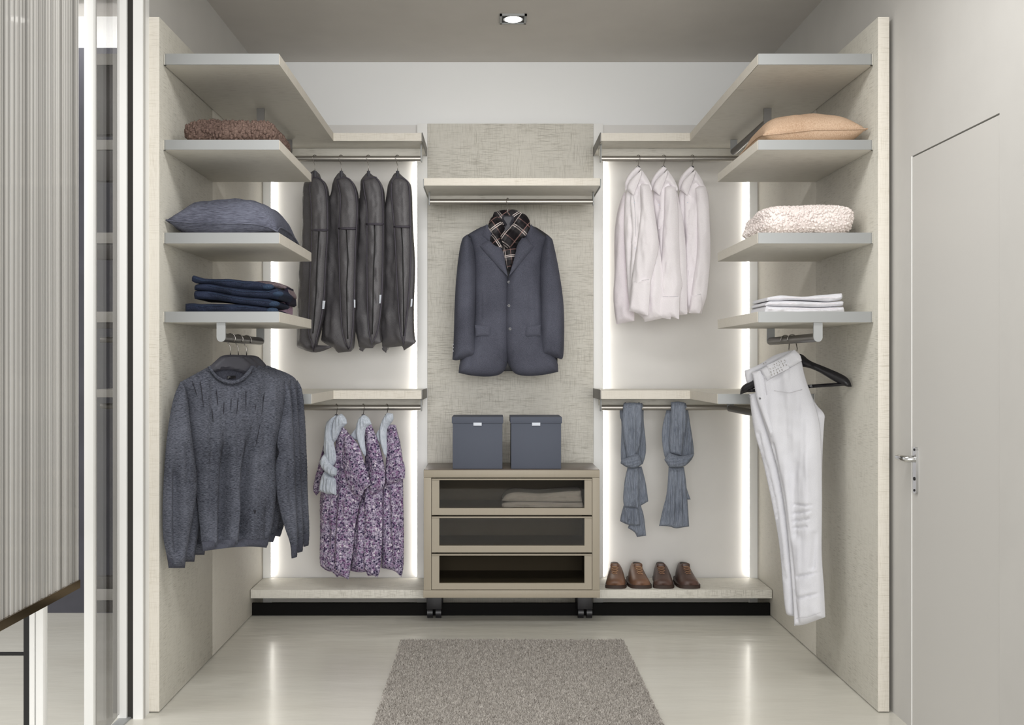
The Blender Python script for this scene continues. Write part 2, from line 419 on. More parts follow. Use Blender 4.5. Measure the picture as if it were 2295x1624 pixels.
pl_ = struct('handle_plate', rounded_plate(hy-.028, hy+.0, hz(1105), hz(1001), XW-.007, XW+.002), 'chrome', d1, True)
hb = struct('door_handle', tube([(XW-.004, hy-.014, hz(1028)), (XW-.026, hy-.014, hz(1028)), (XW-.034, hy-.008, hz(1028)), (XW-.037, hy+.015, hz(1027.5)), (XW-.038, hy+.045, hz(1027))], [.011, .011, .011, .010, .009], 12), 'chrome', d1, True)
struct('keyhole', join(disc((XW-.006, hy-.014, hz(1072)), (-1, 0, 0), .006, .003, 12), disc((XW-.006, hy-.014, hz(1007)), (-1, 0, 0), .004, .003, 10), disc((XW-.006, hy-.014, hz(1098)), (-1, 0, 0), .004, .003, 10)), 'blackmetal', d1, True)
# the neighbouring room on the left
YN = FOC/463.0
struct('wall_far', box(-4.5, -1.236, YN, YN+.1, 0, EYE+709/463.0), 'slate')
struct('wall_far_upper', box(-4.5, -1.236, YN+.012, YN+.112, EYE+709/463.0, 2.95), 'wall_back')
struct('ceiling_left', box(-4.5, -1.236, 1.2, 5.1, EYE+781/463.0, 3.0), 'ceil')
# jamb and sliding glass door
def zz(a, b): return a, b
struct('trim_1', box(-1.216, -1.183, FOC/661.0, 3.545, 0, 2.95), 'white')           # white end of the partition wall
struct('trim_2', box(-1.183, -1.181, FOC/661.0+.002, 3.5, 0, 2.73), 'wall')
sd = Thing('sliding_glass_door', 'tall white-framed sliding door with a smoked grey glass pane beside the wardrobe', 'door', (-1.25, 3.3, 0))
sB = FOC/662.0
sd.part('frame_stile', box((262-VX)/662.0, (283-VX)/662.0, sB, sB+.03, .004, 2.84, .002), 'white')
sd.part('gasket', box((283-VX)/662.0, (297-VX)/662.0, sB+.012, sB+.05, .004, 2.84), 'gasket')
yA = FOC/722.0
sd.part('frame_stile', box((188-VX)/722.0, (209-VX)/722.0, yA, yA+.03, .004, 2.84, .002), 'white')
sd.part('glass_pane', prism([((207-VX)/722.0, yA+.02), ((207-VX)/722.0+.005, yA+.02), ((264-VX)/662.0+.005, sB+.01), ((264-VX)/662.0, sB+.01)], .02, 2.88), 'pane')
sd.part('floor_track', box(-1.262, -1.225, 2.6, sB+.06, 0, .006), 'alu')
# more of the partition, under and behind the ribbed cabinet
gp = Thing('glazed_partition', 'slim black and white partition frame standing under the ribbed cabinet', 'partition', (-1.28, 2.8, 0))
s8 = 818.0; y8 = FOC/s8
gp.part('white_post', box((65-VX)/s8, (76-VX)/s8, y8, y8+.03, 0, 2.6, .002), 'white')
gp.part('white_post', box((78-VX)/s8, (95-VX)/s8, y8+.004, y8+.034, 0, 2.6, .002), 'white')
gp.part('black_post', box((52-VX)/s8, (65-VX)/s8, y8+.002, y8+.026, 0, 2.6), 'blackmetal')
gp.part('black_rail', box((-60-VX)/s8, (53-VX)/s8, y8+.006, y8+.022, EYE+(VY-1470)/s8, EYE+(VY-1465)/s8), 'blackmetal')
# wardrobe tower seen through the smoked pane
tw = Thing('wardrobe_tower', 'grey wardrobe column with shelves seen through the smoked glass door', 'wardrobe', (-1.5, 4.1, 0))
sT = 562.0; yT = FOC/sT; tz = lambda y: EYE+(VY-y)/sT
xa, xb = -1.607, -1.40
tw.part('back_panel', box(xa+.09, xb, yT+.26, yT+.28, tz(1345), tz(107)), 'tower_grey')
tw.part('side_panel', box((253-VX)/650.0, (253-VX)/650.0+.03, FOC/650.0, FOC/650.0+.6, 0, tz(107)-.2), 'tower_grey')
for (a, b) in ((120, 145), (313, 335), (521, 545), (698, 722), (873, 890), (1320, 1345)):
    tw.part('shelf', box(xa, xb, yT, yT+.26, tz(b), tz(a), .001), 'tower_grey')
for (a, b) in ((145, 300), (335, 404), (545, 580), (722, 735), (1293, 1319), (1346, 1372)):  # dark boards standing in for the shade under the shelves
    tw.part('shade_board', box(xa+.005, xb-.002, yT+.006, yT+.05, tz(b), tz(a)-.001, .001), 'tower_shade')
tw.part('hanging_rail', tube([(xa+.01, yT+.1, tz(760)), (xb-.01, yT+.1, tz(760))], .012, 12), 'tube_dark')
tw.part('hanging_rail', tube([(xa+.01, yT+.1, tz(912)), (xb-.01, yT+.1, tz(912))], .012, 12), 'tube_dark')
# ribbed hanging cabinet at the left edge
fx, fy1 = -1.0, FOC/927.0; fz = EYE+(VY-1298)/927.0
fc = Thing('ribbed_cabinet', 'hanging cabinet with a vertically ribbed grey front and bronze underside, at the left edge', 'cabinet', (-1.2, 2.1, fz))
fc.part('carcass', box(-1.40, fx-.004, 1.2, fy1-.002, fz, 2.45), 'flute')
fc.part('plinth', box(-1.38, fx+.006, 1.2, fy1-.001, fz-.020, fz), 'bronze')
y = fy1; rr = random.Random(3); k = 0
rib_groups = {}
while y > 1.25 and k < 290:
    wdt = rr.choice((.003, .004, .005, .008)); dp = rr.choice((.0, .0015, .003, .004))
    key = (wdt, dp)
    if key not in rib_groups:
        o = fc.part('rib', box(fx-.004, fx-.001+dp, fc.L.y-wdt, fc.L.y, fz+.0, 2.45), 'flute', smooth=False); rib_groups[key] = o.data
        o.location = (0, y-fc.L.y, 0)
    else:
        o = bpy.data.objects.new('rib', rib_groups[key]); COL.objects.link(o); o.parent = fc.o; o.location = (0, y-fc.L.y, 0)
    y -= wdt; k += 1

# ================================================================ the wardrobe: panels
for side, xi, xo, lab in (('l', XL, XL-.037, 'left'), ('r', XR, XR+.039, 'right')):
    t = Thing('wardrobe_gable', 'tall pale linen-look wardrobe side panel behind the %s' % ('dark sweaters and jeans' if side == 'l' else 'white trousers and peach cushion'), 'panel', (xi, 4.3, 0))
    x0, x1 = min(xi, xo), max(xi, xo)
    t.part('front_board', box(x0, x1, YF+.002, YS-.001, .004, TOP, .001), 'lin_yz')
    t.part('rear_board', box(x0, x1, YS+.001, 5.18, .004, TOP, .001), 'lin_rear')
    t.part('edge_band', box(x0, x1, YF, YF+.002, .004, TOP, .0005), 'lin_edge')
cx0, cx1 = -.322, .510
mono('back_panel', 'linen-look back panel between the two lit bays, behind the grey jacket', 'panel', box(cx0, cx1, YB, 5.185, .004, 2.409, .001), 'lin_xz')
for (x0, x1, lab) in ((-1.107, -.374, 'white back panel of the bay with garment bags, lit along both edges'), (.559, 1.293, 'white back panel of the bay with white shirts, lit along both edges')):
    t = Thing('lit_back_panel', lab, 'panel', ((x0+x1)/2, 5.18, 0))
    t.part('panel', box(x0-.02, x1+.02, 5.175, 5.188, .004, 2.409), 'white_panel')
    for xs in (x0+.002, x1-.010): t.part('led_strip', box(xs, xs+.008, 5.150, 5.160, .14, 2.24), 'led', label='glowing light strip')
for (x0, x1, lab) in ((-1.147, -1.107, 'white upright post between left side panel and the bay with garment bags'), (-.374, -.3225, 'white upright post between garment bags and the grey jacket'),
                      (.5105, .559, 'white upright post between the grey jacket and the white shirts'), (1.293, 1.3335, 'white upright post between the white shirts and right side panel')):
    mono('upright_post', lab, 'post', box(x0, x1, YB, 5.174, .004, 2.409, .001), 'white', 'white wardrobe uprights')
mono('plinth', 'dark recessed plinth under the benches and drawer chest', 'plinth', box(XL+.001, XR-.001, 4.912, 4.926, .001, .060), 'plinth')

# ---------------------------------------------------------------- shelves
SF = FOC/642.0; YA = FOC/478.0       # front of the side shelves, front of the back arms
zr = lambda r: EYE+r
def corner_shelf(name, label, xi, xin, xe, y0, z0, z1):
    """L-shaped board: one arm along the side panel to y0, one along the back to xe"""
    sg = 1 if xe > xi else -1
    t = Thing(name, label, 'shelf', ((xi+xe)/2, 4.9, z0), 'corner shelves')
    g = .0015*sg
    poly = [(xi+g, y0+.004), (xin, y0+.004), (xin, YA), (xe-.004*sg, YA), (xe-.004*sg, YB-.001), (xi+g, YB-.001)]
    t.part('board', prism(poly, z0, z1, .001), 'lin_x')
    t.part('edge_strip', box(min(xin, xe-.005*sg), max(xin, xe-.005*sg), YA-.0012, YA, z0+.001, z1-.001), 'lin_edge')
    t.part('edge_strip', box(min(xin, xin+.0012*sg), max(xin, xin+.0012*sg), y0+.004, YA-.0012, z0+.001, z1-.001), 'lin_edge')
    t.part('metal_edge', edge_bar(xi+g, xin, y0, z0, z1), 'alu')
    t.part('end_plate', box(min(xe, xe-.004*sg), max(xe, xe-.004*sg), YA-.003, YB-.001, z0-.004, z1+.002, .001), 'alu_dark', label='dark metal end plate')
    t.part('batten', box(min(xi+.002*sg, xe-.012*sg), max(xi+.002*sg, xe-.012*sg), 4.975, 4.995, z0-.036, z0-.0005), 'lin_x')
    return t
def edge_bar(xi, xin, y0, z0, z1):
    """aluminium front edge, rounded where it meets the side panel"""
    sg = 1 if xin > xi else -1; r = .012
    poly = [(xin, y0), (xin, y0+.0045)]+[(xi, y0+.0045)]
    poly = [(xi, y0+r+.004)]+[(xi+sg*(r-r*math.cos(math.radians(a))), y0+r-r*math.sin(math.radians(a))) for a in (0, 20, 45, 70, 90)]+[(xin, y0), (xin, y0+.004), (xi+sg*r, y0+.004), (xi+sg*.003, y0+r+.004)]
    return prism(poly, z0, z1)
corner_shelf('corner_shelf', 'upper corner shelf above the brown throw and garment bags', XL, -.743, -.324, SF, zr(1.046), zr(1.084))
corner_shelf('corner_shelf', 'upper corner shelf above the peach cushion and white shirts', XR, .931, .508, SF, zr(1.046), zr(1.084))
corner_shelf('corner_shelf', 'lower corner shelf above the floral blouses', XL, -.743, -.324, YS+.003, zr(-.163), zr(-.122))
corner_shelf('corner_shelf', 'lower corner shelf above the two blue scarves', XR, .931, .508, YS+.003, zr(-.163), zr(-.122))
SH = {2: (.749, .7835), 3: (.422, .4595), 4: (.1465, .184)}
for xi, xin, labs in ((XL, -.743, {2: 'side shelf carrying the brown knitted throw', 3: 'side shelf carrying the blue-grey cushion', 4: 'side shelf carrying the folded jeans'}),
                      (XR, .931, {2: 'side shelf carrying the peach cushion', 3: 'side shelf carrying the cream fluffy throw', 4: 'side shelf carrying the folded white trousers'})):
    for k in (2, 3, 4):
        z0, z1 = zr(SH[k][0]), zr(SH[k][1]); sg = 1 if xin > xi else -1; g = .0004*sg
        t = Thing('short_shelf', labs[k], 'shelf', ((xi+xin)/2, 3.9, z0), 'short side shelves')
        t.part('board', box(min(xi+g, xin), max(xi+g, xin), SF+.004, YS, z0, z1, .001), 'lin_x')
        t.part('edge_strip', box(min(xin, xin+.0012*sg), max(xin, xin+.0012*sg), SF+.004, YS, z0+.001, z1-.001), 'lin_edge')
        t.part('metal_edge', edge_bar(xi+g, xin, SF, z0, z1), 'alu')
SC = 489.0; YC = FOC/SC
t = Thing('wall_shelf', 'short wall shelf above the hanging grey jacket', 'shelf', (.094, 4.9, zr(.818)))
t.part('board', box(-.311, .497, YC, YB-.001, zr(.818), zr(.853), .001), 'lin_x')
t.part('edge_strip', box(-.310, .496, YC-.0012, YC, zr(.819), zr(.852)), 'lin_edge')
t.part('batten', box(-.30, .486, 4.975, 4.995, zr(.778), zr(.8175)), 'lin_x')
for x0 in (-.3145, .4975): t.part('end_plate', box(x0, x0+.0035, YC+.002, YB-.002, zr(.812), zr(.850), .001), 'alu')
YBN = FOC/472.0
t = mono('bench', 'low linen-look bench under the floral blouses', 'bench', box(XL+.003, -.3165, YBN, YB-.001, .092, .1325, .001), 'lin_xz', 'low benches')
t = mono('bench', 'low linen-look bench carrying the brown shoes', 'bench', box(.499, XR-.003, YBN, YB-.001, .092, .1325, .001), 'lin_xz', 'low benches')

# ---------------------------------------------------------------- hanging rails
YR = 4.885
def cross_rail(label, x0, x1, zc, zs, mat='tube', both=True):
    t = Thing('hanging_rail', label, 'rail', ((x0+x1)/2, YR, zc), 'clothes rails')
    t.part('tube', tube([(x0, YR, zc), (x1, YR, zc)], .0135, 16), mat)
    for x, on in ((x0, both or x0 > -.6 and x0 > -.5), (x1, both or x1 < .6)):
        if on: t.part('bracket', box(x-.003, x+.003, YR-.016, YR+.016, zc-.017, zs-.0005, .002), 'alu')
def side_rail(label, x, y0, y1, z, zs, mat, bw=.031, ba='alu', bb='alu'):
    t = Thing('hanging_rail', label, 'rail', (x, (y0+y1)/2, z), 'clothes rails')
    t.part('tube', tube([(x, y0+.003, z), (x, y1-.003, z)], .0155, 16), mat)
    for yy, mm in ((y0, ba), (y1, bb)):
        v = []
        for k in range(9): a = math.pi*k/8; v.append((x-bw/2*math.cos(a), z-bw/2*math.sin(a)))
        v += [(x+bw/2, zs-.0005), (x-bw/2, zs-.0005)]
        bm = bmesh.new(); a_ = [bm.verts.new((p[0], yy-.004, p[1])) for p in v]; b_ = [bm.verts.new((p[0], yy+.004, p[1])) for p in v]
        bm.faces.new(a_); bm.faces.new(b_)
        for i in range(len(v)): bm.faces.new((a_[i], a_[(i+1) % len(v)], b_[(i+1) % len(v)], b_[i]))
        t.part('bracket', from_bm(bm), mm)
cross_rail('rail holding the four grey garment bags', -1.13, -.335, zr(.978), zr(1.046), both=True)
cross_rail('rail holding the three white shirts', .519, 1.31, zr(.978), zr(1.046))
cross_rail('rail holding the grey jacket under the centre shelf', -.297, .483, zr(.773), zr(.818))
cross_rail('rail holding the three floral blouses', -1.13, -.335, zr(-.206), zr(-.163))
cross_rail('rail holding the two slate blue scarves', .519, 1.31, zr(-.206), zr(-.163))
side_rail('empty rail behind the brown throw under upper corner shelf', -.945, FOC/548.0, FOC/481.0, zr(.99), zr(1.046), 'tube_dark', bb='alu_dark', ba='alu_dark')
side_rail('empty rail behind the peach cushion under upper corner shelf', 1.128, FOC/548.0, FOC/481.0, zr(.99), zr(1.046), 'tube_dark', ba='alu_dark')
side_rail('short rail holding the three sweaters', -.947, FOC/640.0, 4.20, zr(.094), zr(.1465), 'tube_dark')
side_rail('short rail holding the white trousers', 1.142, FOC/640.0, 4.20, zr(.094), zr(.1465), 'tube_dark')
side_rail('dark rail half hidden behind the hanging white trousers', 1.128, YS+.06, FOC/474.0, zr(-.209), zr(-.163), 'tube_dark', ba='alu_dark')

# ---------------------------------------------------------------- chest of drawers
cz = lambda py: EYE+(VY-py)/SC
cX = lambda px: (px-VX)/SC
ch = Thing('drawer_chest', 'taupe chest on castors with three glass-fronted drawers', 'chest', (.094, 4.86, 0))
yb = 5.03
x0, x1 = cX(949.5), cX(1344)
ch.part('top', box(x0, x1, YC, yb, cz(1070), cz(1053.2), .0015), 'chest')
ch.part('top_sheet', box(x0+.002, x1-.002, YC+.002, yb, cz(1053.2), cz(1052), .0005), 'chest_top')
ch.part('side', box(x0, cX(966.5), YC, yb, cz(1321.5), cz(1070.4), .001), 'chest'); ch.part('side', box(cX(1327.5), x1, YC, yb, cz(1321.5), cz(1070.4), .001), 'chest')
ch.part('base', box(x0-.002, x1+.001, YC-.001, yb, cz(1339), cz(1322), .0015), 'chest')
ch.part('rear_wall', box(cX(967), cX(1327), yb-.012, yb, cz(1321.5), cz(1070.4)), 'chest_in')
for (a, ga, gb, b) in ((1072, 1075.5, 1138.5, 1153.5), (1157, 1160, 1222.5, 1237.5), (1241, 1244, 1306.5, 1320.5)):
    l, r, gl, gr = cX(967.5), cX(1326.5), cX(984.5), cX(1310)
    fr = join(box(l, gl, YC+.001, YC+.02, cz(b), cz(a)), box(gr, r, YC+.001, YC+.02, cz(b), cz(a)), box(gl, gr, YC+.001, YC+.02, cz(b), cz(gb)), box(gl, gr, YC+.001, YC+.02, cz(ga), cz(a)))
    d = ch.part('drawer', fr, 'chest')
    ch.part('pull_lip', box(l, r, YC-.004, YC+.006, cz(a+3.2), cz(a), .001), 'chest', d)
    ch.part('glass_pane', box(gl-.003, gr+.003, YC+.008, YC+.012, cz(gb)-.003, cz(ga)+.003), 'smoked', d)
    ch.part('tray', join(box(l+.01, r-.01, YC+.03, yb-.02, cz(gb+4), cz(gb+4)+.008), box(l+.01, r-.01, yb-.032, yb-.02, cz(gb+4), cz(ga+14)),
                         box(l+.01, l+.02, YC+.03, yb-.02, cz(gb+4), cz(ga+14)), box(r-.02, r-.01, YC+.03, yb-.02, cz(gb+4), cz(ga+14))), 'chest_in', d)
for cxp in (cX(969), cX(1318)):
    for yy in (4.87, 4.99):
        c = ch.part('castor', join(box(cxp-.036, cxp+.036, yy-.022, yy+.022, .045, cz(1339)-.0005, .003)), 'black')
        ch.part('wheel', join(disc((cxp-.033, yy, .027), (1, 0, 0), .0265, .026, 20), disc((cxp+.007, yy, .027), (1, 0, 0), .0265, .026, 20)), 'black', c)
ztop = cz(1052)
for pxa, pxb, lab in ((1014.5, 1126, 'square grey lidded storage box on the drawer chest, the one further from the shoes'), (1145.5, 1257.5, 'square grey lidded storage box on the drawer chest, the one nearer the shoes')):
    s = 486.0; a, b = (pxa-VX)/s, (pxb-VX)/s; y0 = FOC/s
    t = Thing('storage_box', lab, 'box', ((a+b)/2, y0+.115, ztop+.0005), 'grey storage boxes')
    zt = EYE+(VY-934)/s; zl = EYE+(VY-948.5)/s
    t.part('body', box(a, b, y0, y0+.215, ztop+.0005, zl+.01, .0015), 'box')
    t.part('lid', join(box(a-.004, b+.004, y0-.004, y0+.219, zl, zt, .002)), 'box')
    cxx = (a+b)/2
    t.part('label_tag', box(cxx-.019, cxx+.019, y0-.0055, y0-.001, zl-.010, zl+.004, .0005), 'label', label='small white label tag')

# ---------------------------------------------------------------- ceiling spot, rug
sx, sy = (1150-VX)/508.0, 4.53; h = .059; zc = 2.73
t = Thing('ceiling_spot', 'square recessed ceiling spotlight with a white glowing lens', 'spotlight', (sx, sy, zc))
t.part('frame', join(box(sx-h, sx+h, sy-h, sy-h+.010, zc-.008, zc), box(sx-h, sx+h, sy+h-.010, sy+h, zc-.008, zc), box(sx-h, sx-h+.010, sy-h, sy+h, zc-.008, zc), box(sx+h-.010, sx+h, sy-h, sy+h, zc-.008, zc)), 'alu')
t.part('housing', box(sx-h+.009, sx+h-.009, sy-h+.009, sy+h-.009, zc-.003, zc), 'blackmetal')
t.part('lens_ring', disc((sx, sy, zc-.006), (0, 0, 1), .044, .003, 28), 'chrome')
t.part('lens', disc((sx, sy, zc-.008), (0, 0, 1), .037, .003, 28), 'lamp')
li = bpy.data.lights.new('ceiling_spot_beam', 'SPOT'); li.energy = 14; li.spot_size = math.radians(95); li.spot_blend = .8; li.shadow_soft_size = .04; li.color = (1, .96, .9)
lo = bpy.data.objects.new('ceiling_spot_beam', li); COL.objects.link(lo); lo.location = (sx, sy, zc-.02)
rs = 622.0/1438*0+516.0
ry1 = FOC/((1438-VY)/EYE); ra, rb = (898-VX)/((1438-VY)/EYE), (1398-VX)/((1438-VY)/EYE)
ry0 = 2.75
rug = Thing('rug', 'plain grey short-pile rug on the pale floor', 'rug', ((ra+rb)/2, (ry0+ry1)/2, 0))
rug.part('backing', box(ra, rb, ry0, ry1, .0005, .008, .003), 'rug')
def rug_pile():
    rng = np.random.RandomState(5); N = 60000
    X = rng.uniform(ra+.002, rb-.002, N); Y = ry0+(ry1-ry0)*rng.uniform(0, 1, N)
    V = np.zeros((N, 4, 3)); a = rng.uniform(0, 6.28, N); r = .0042
    for k in range(3):
        V[:, k, 0] = X+r*np.cos(a+k*2.094); V[:, k, 1] = Y+r*np.sin(a+k*2.094); V[:, k, 2] = .0075
    V[:, 3, 0] = X+rng.normal(0, .003, N); V[:, 3, 1] = Y+rng.normal(0, .003, N); V[:, 3, 2] = rng.uniform(.012, .018, N)
    F = []
    for i in range(N): F += [(4*i, 4*i+1, 4*i+3), (4*i+1, 4*i+2, 4*i+3), (4*i+2, 4*i, 4*i+3)]
    return [tuple(p) for p in V.reshape(-1, 3)], F
rug.part('pile', rug_pile(), 'rug', kind='stuff', smooth=False)

# ================================================================ hanging clothes
def hook(t, x, y, zr_, ztip, r=.0019, turn=0.0, rail_r=.0145, parent=None):
    """wire hook over a rail whose axis height is zr_, running down to ztip"""
    R = rail_r+.003; c, s = math.cos(math.radians(turn)), math.sin(math.radians(turn)); pts = []
    for k in range(13):
        a = math.radians(-40+k*18.5); pts.append((x+R*math.cos(a)*c, y+R*math.cos(a)*s, zr_+R*math.sin(a)))
    e = pts[-1]; m = zr_-R-.012
    pts += [(x-R*.45*c, y-R*.45*s, zr_-R*1.02), (x-.001*c, y-.001*s, m), (x, y, m-.012), (x, y, ztip)]
    return t.part('hook', tube(pts, r, 7), 'wire', parent, angle=180)

# ---- three dark sweaters on the short left rail
A = K(340, 780, 4.0)
XH, YH = -.947, 3.72
pS = Plane(XH, YH, 40)
NW = dict(step=5.0)
sw = Thing('sweater', 'dark grey crew-neck sweater at the front of the three sweaters, its full chest showing', 'sweater', (XH, YH, .6), 'dark grey sweaters')
body = A((515, 165), (540, 205), (600, 280), (700, 315), (800, 298), (870, 225), (910, 155), (1000, 190), (1130, 240), (1200, 300), (1200, 450), (1165, 640), (1112, 860), (1108, 1000), (1120, 1250), (1095, 1560), (1060, 1700), (1030, 1788), (900, 1774), (780, 1778), (700, 1784), (460, 1818), (448, 1770), (440, 1640), (405, 1340), (408, 1200), (385, 1000), (345, 700), (320, 470), (265, 360), (262, 302))
fold = [(A((640, 620), (640, 1000), (620, 1760)), .07, 10), (A((850, 640), (830, 1100), (800, 1500), (790, 1760)), .065, 9), (A((480, 900), (505, 1700)), .008, 7), (A((750, 1200), (760, 1740)), -.008, 8), (A((1000, 1300), (1010, 1740)), .010, 8)]
sw.part('body', puff(body, pS, .035, .026, .05, 3.6, (.007, .05, .008), fold), 'sweater', angle=180); SWB = LAST
sw.part('hem_band', puff(A((450, 1735), (700, 1710), (1052, 1712), (1030, 1789), (900, 1775), (700, 1785), (460, 1819)), pS, .012, .01, .02, 5, (.003, .05, .01), fold, off=.029), 'sweater_dark', angle=180)
slL = A((262, 300), (300, 345), (325, 470), (348, 700), (388, 1000), (412, 1200), (402, 1340), (352, 1600), (312, 1850), (296, 1968), (155, 1968), (140, 1860), (102, 1700), (100, 1400), (120, 1000), (150, 700), (190, 480), (222, 380))
sw.part('sleeve', puff(slL, pS, .034, .03, .04, 5, (.005, .06, .01), [(A((200, 700), (195, 1100), (200, 1800)), .03, 10), (A((290, 700), (290, 1200), (400, 1210)), .010, 6)], off=.026), 'sweater', angle=180)
slR = A((1195, 296), (1242, 370), (1265, 600), (1285, 1000), (1296, 1400), (1312, 1730), (1302, 1870), (1258, 1882), (1250, 1750), (1190, 1592), (1140, 1400), (1118, 1250), (1112, 1020), (1150, 940), (1118, 850), (1165, 640), (1190, 450))
sw.part('sleeve', puff(slR, pS, .030, .03, .035, 5, (.005, .06, .01), [(A((1200, 700), (1210, 1150), (1240, 1600)), .012, 7)], off=.012), 'sweater', angle=180)
sw.part('cuff', puff(A((143, 1850), (312, 1845), (297, 1970), (155, 1970)), pS, .022, .015, .03, 5, (.002, .12, .01), off=.03), 'sweater_dark', angle=180)
sw.part('cuff', puff(A((1252, 1760), (1311, 1745), (1302, 1872), (1258, 1884)), pS, .016, .015, .02, 5, (.002, .12, .01), off=.024), 'sweater_dark', angle=180)
nb_ = (puff(A((505, 165), (525, 160), (560, 215), (610, 265), (700, 292), (790, 280), (850, 215), (895, 155), (916, 160), (885, 230), (805, 305), (700, 322), (598, 292), (538, 222)), pS, .010, .01, .012, 4, (.001, .05, .05), off=.030))
sw.part('neckband', nb_, 'sweater', angle=180)
sw.part('neck_inside', puff(A((540, 190), (700, 175), (890, 190), (870, 290), (700, 325), (580, 300)), pS, .006, .006, .02, 5, (.001, .05, .05), off=-.018), 'sweater_dark', angle=180)
sw.part('neck_label', puff(A((680, 250), (752, 244), (756, 270), (682, 276)), pS, .003, .002, .003, 3, (0, .1, .1), off=-.004), 'black', label='small black woven neck label')
sw.part('emblem', puff(A((914, 1450), (936, 1450), (934, 1475), (924, 1512), (918, 1475)), pS, .003, .002, .003, 2, (0, .1, .1), off=height(SWB, 571, 1149)+.001, soft=0), 'stitch', label='tiny dark emblem near the hem')
for i, (a, b) in enumerate((((365, 295), (410, 435)), ((435, 290), (465, 525)), ((578, 375), (595, 520)), ((538, 540), (552, 665)), ((648, 480), (645, 590)), ((714, 365), (710, 560)), ((775, 440), (762, 590)), ((845, 385), (845, 555)), ((965, 270), (915, 650)), ((1010, 395), (975, 660)), ((975, 660), (932, 880)), ((1120, 260), (1098, 455)))):
    pts = [A((a[0]+(b[0]-a[0])*q/5, a[1]+(b[1]-a[1])*q/5))[0] for q in range(6)]
    sw.part('pulled_thread', tube([pS.at(p[0], p[1], height(SWB, p[0], p[1])+.0014) for p in pts], [.0008, .0017, .0012, .0018, .0012, .0006], 5), 'stitch')
hg = Thing('clothes_hanger', 'charcoal hanger inside the front sweater on the short rail', 'hanger', (XH, YH, 1.2), 'charcoal sweater hangers')
hg.part('shoulder_board', puff(A((640, 58), (805, 58), (850, 100), (905, 160), (900, 205), (1000, 230), (1140, 300), (1120, 330), (900, 250), (700, 180), (540, 215), (330, 320), (310, 300), (520, 165), (585, 105)), pS, .012, .012, .012, 5, (0, .1, .1), off=.004), 'hanger')
hook(hg, XH, YH, zr(.094), pS.at(722, 0)[2]*0+EYE+(VY-797)/pS.s, turn=8)
for k, (dyy, la, lb) in enumerate(((.115, 'dark grey sweater in the middle of the three, half hidden by the front one', 'charcoal hanger inside the middle sweater on the short rail'), (.245, 'dark grey sweater at the back of the three, nearest the garment bags', 'charcoal hanger inside the rear sweater on the short rail'))):
    clone(sw, 0, dyy, 0, la); clone(hg, 0, dyy, 0, lb)

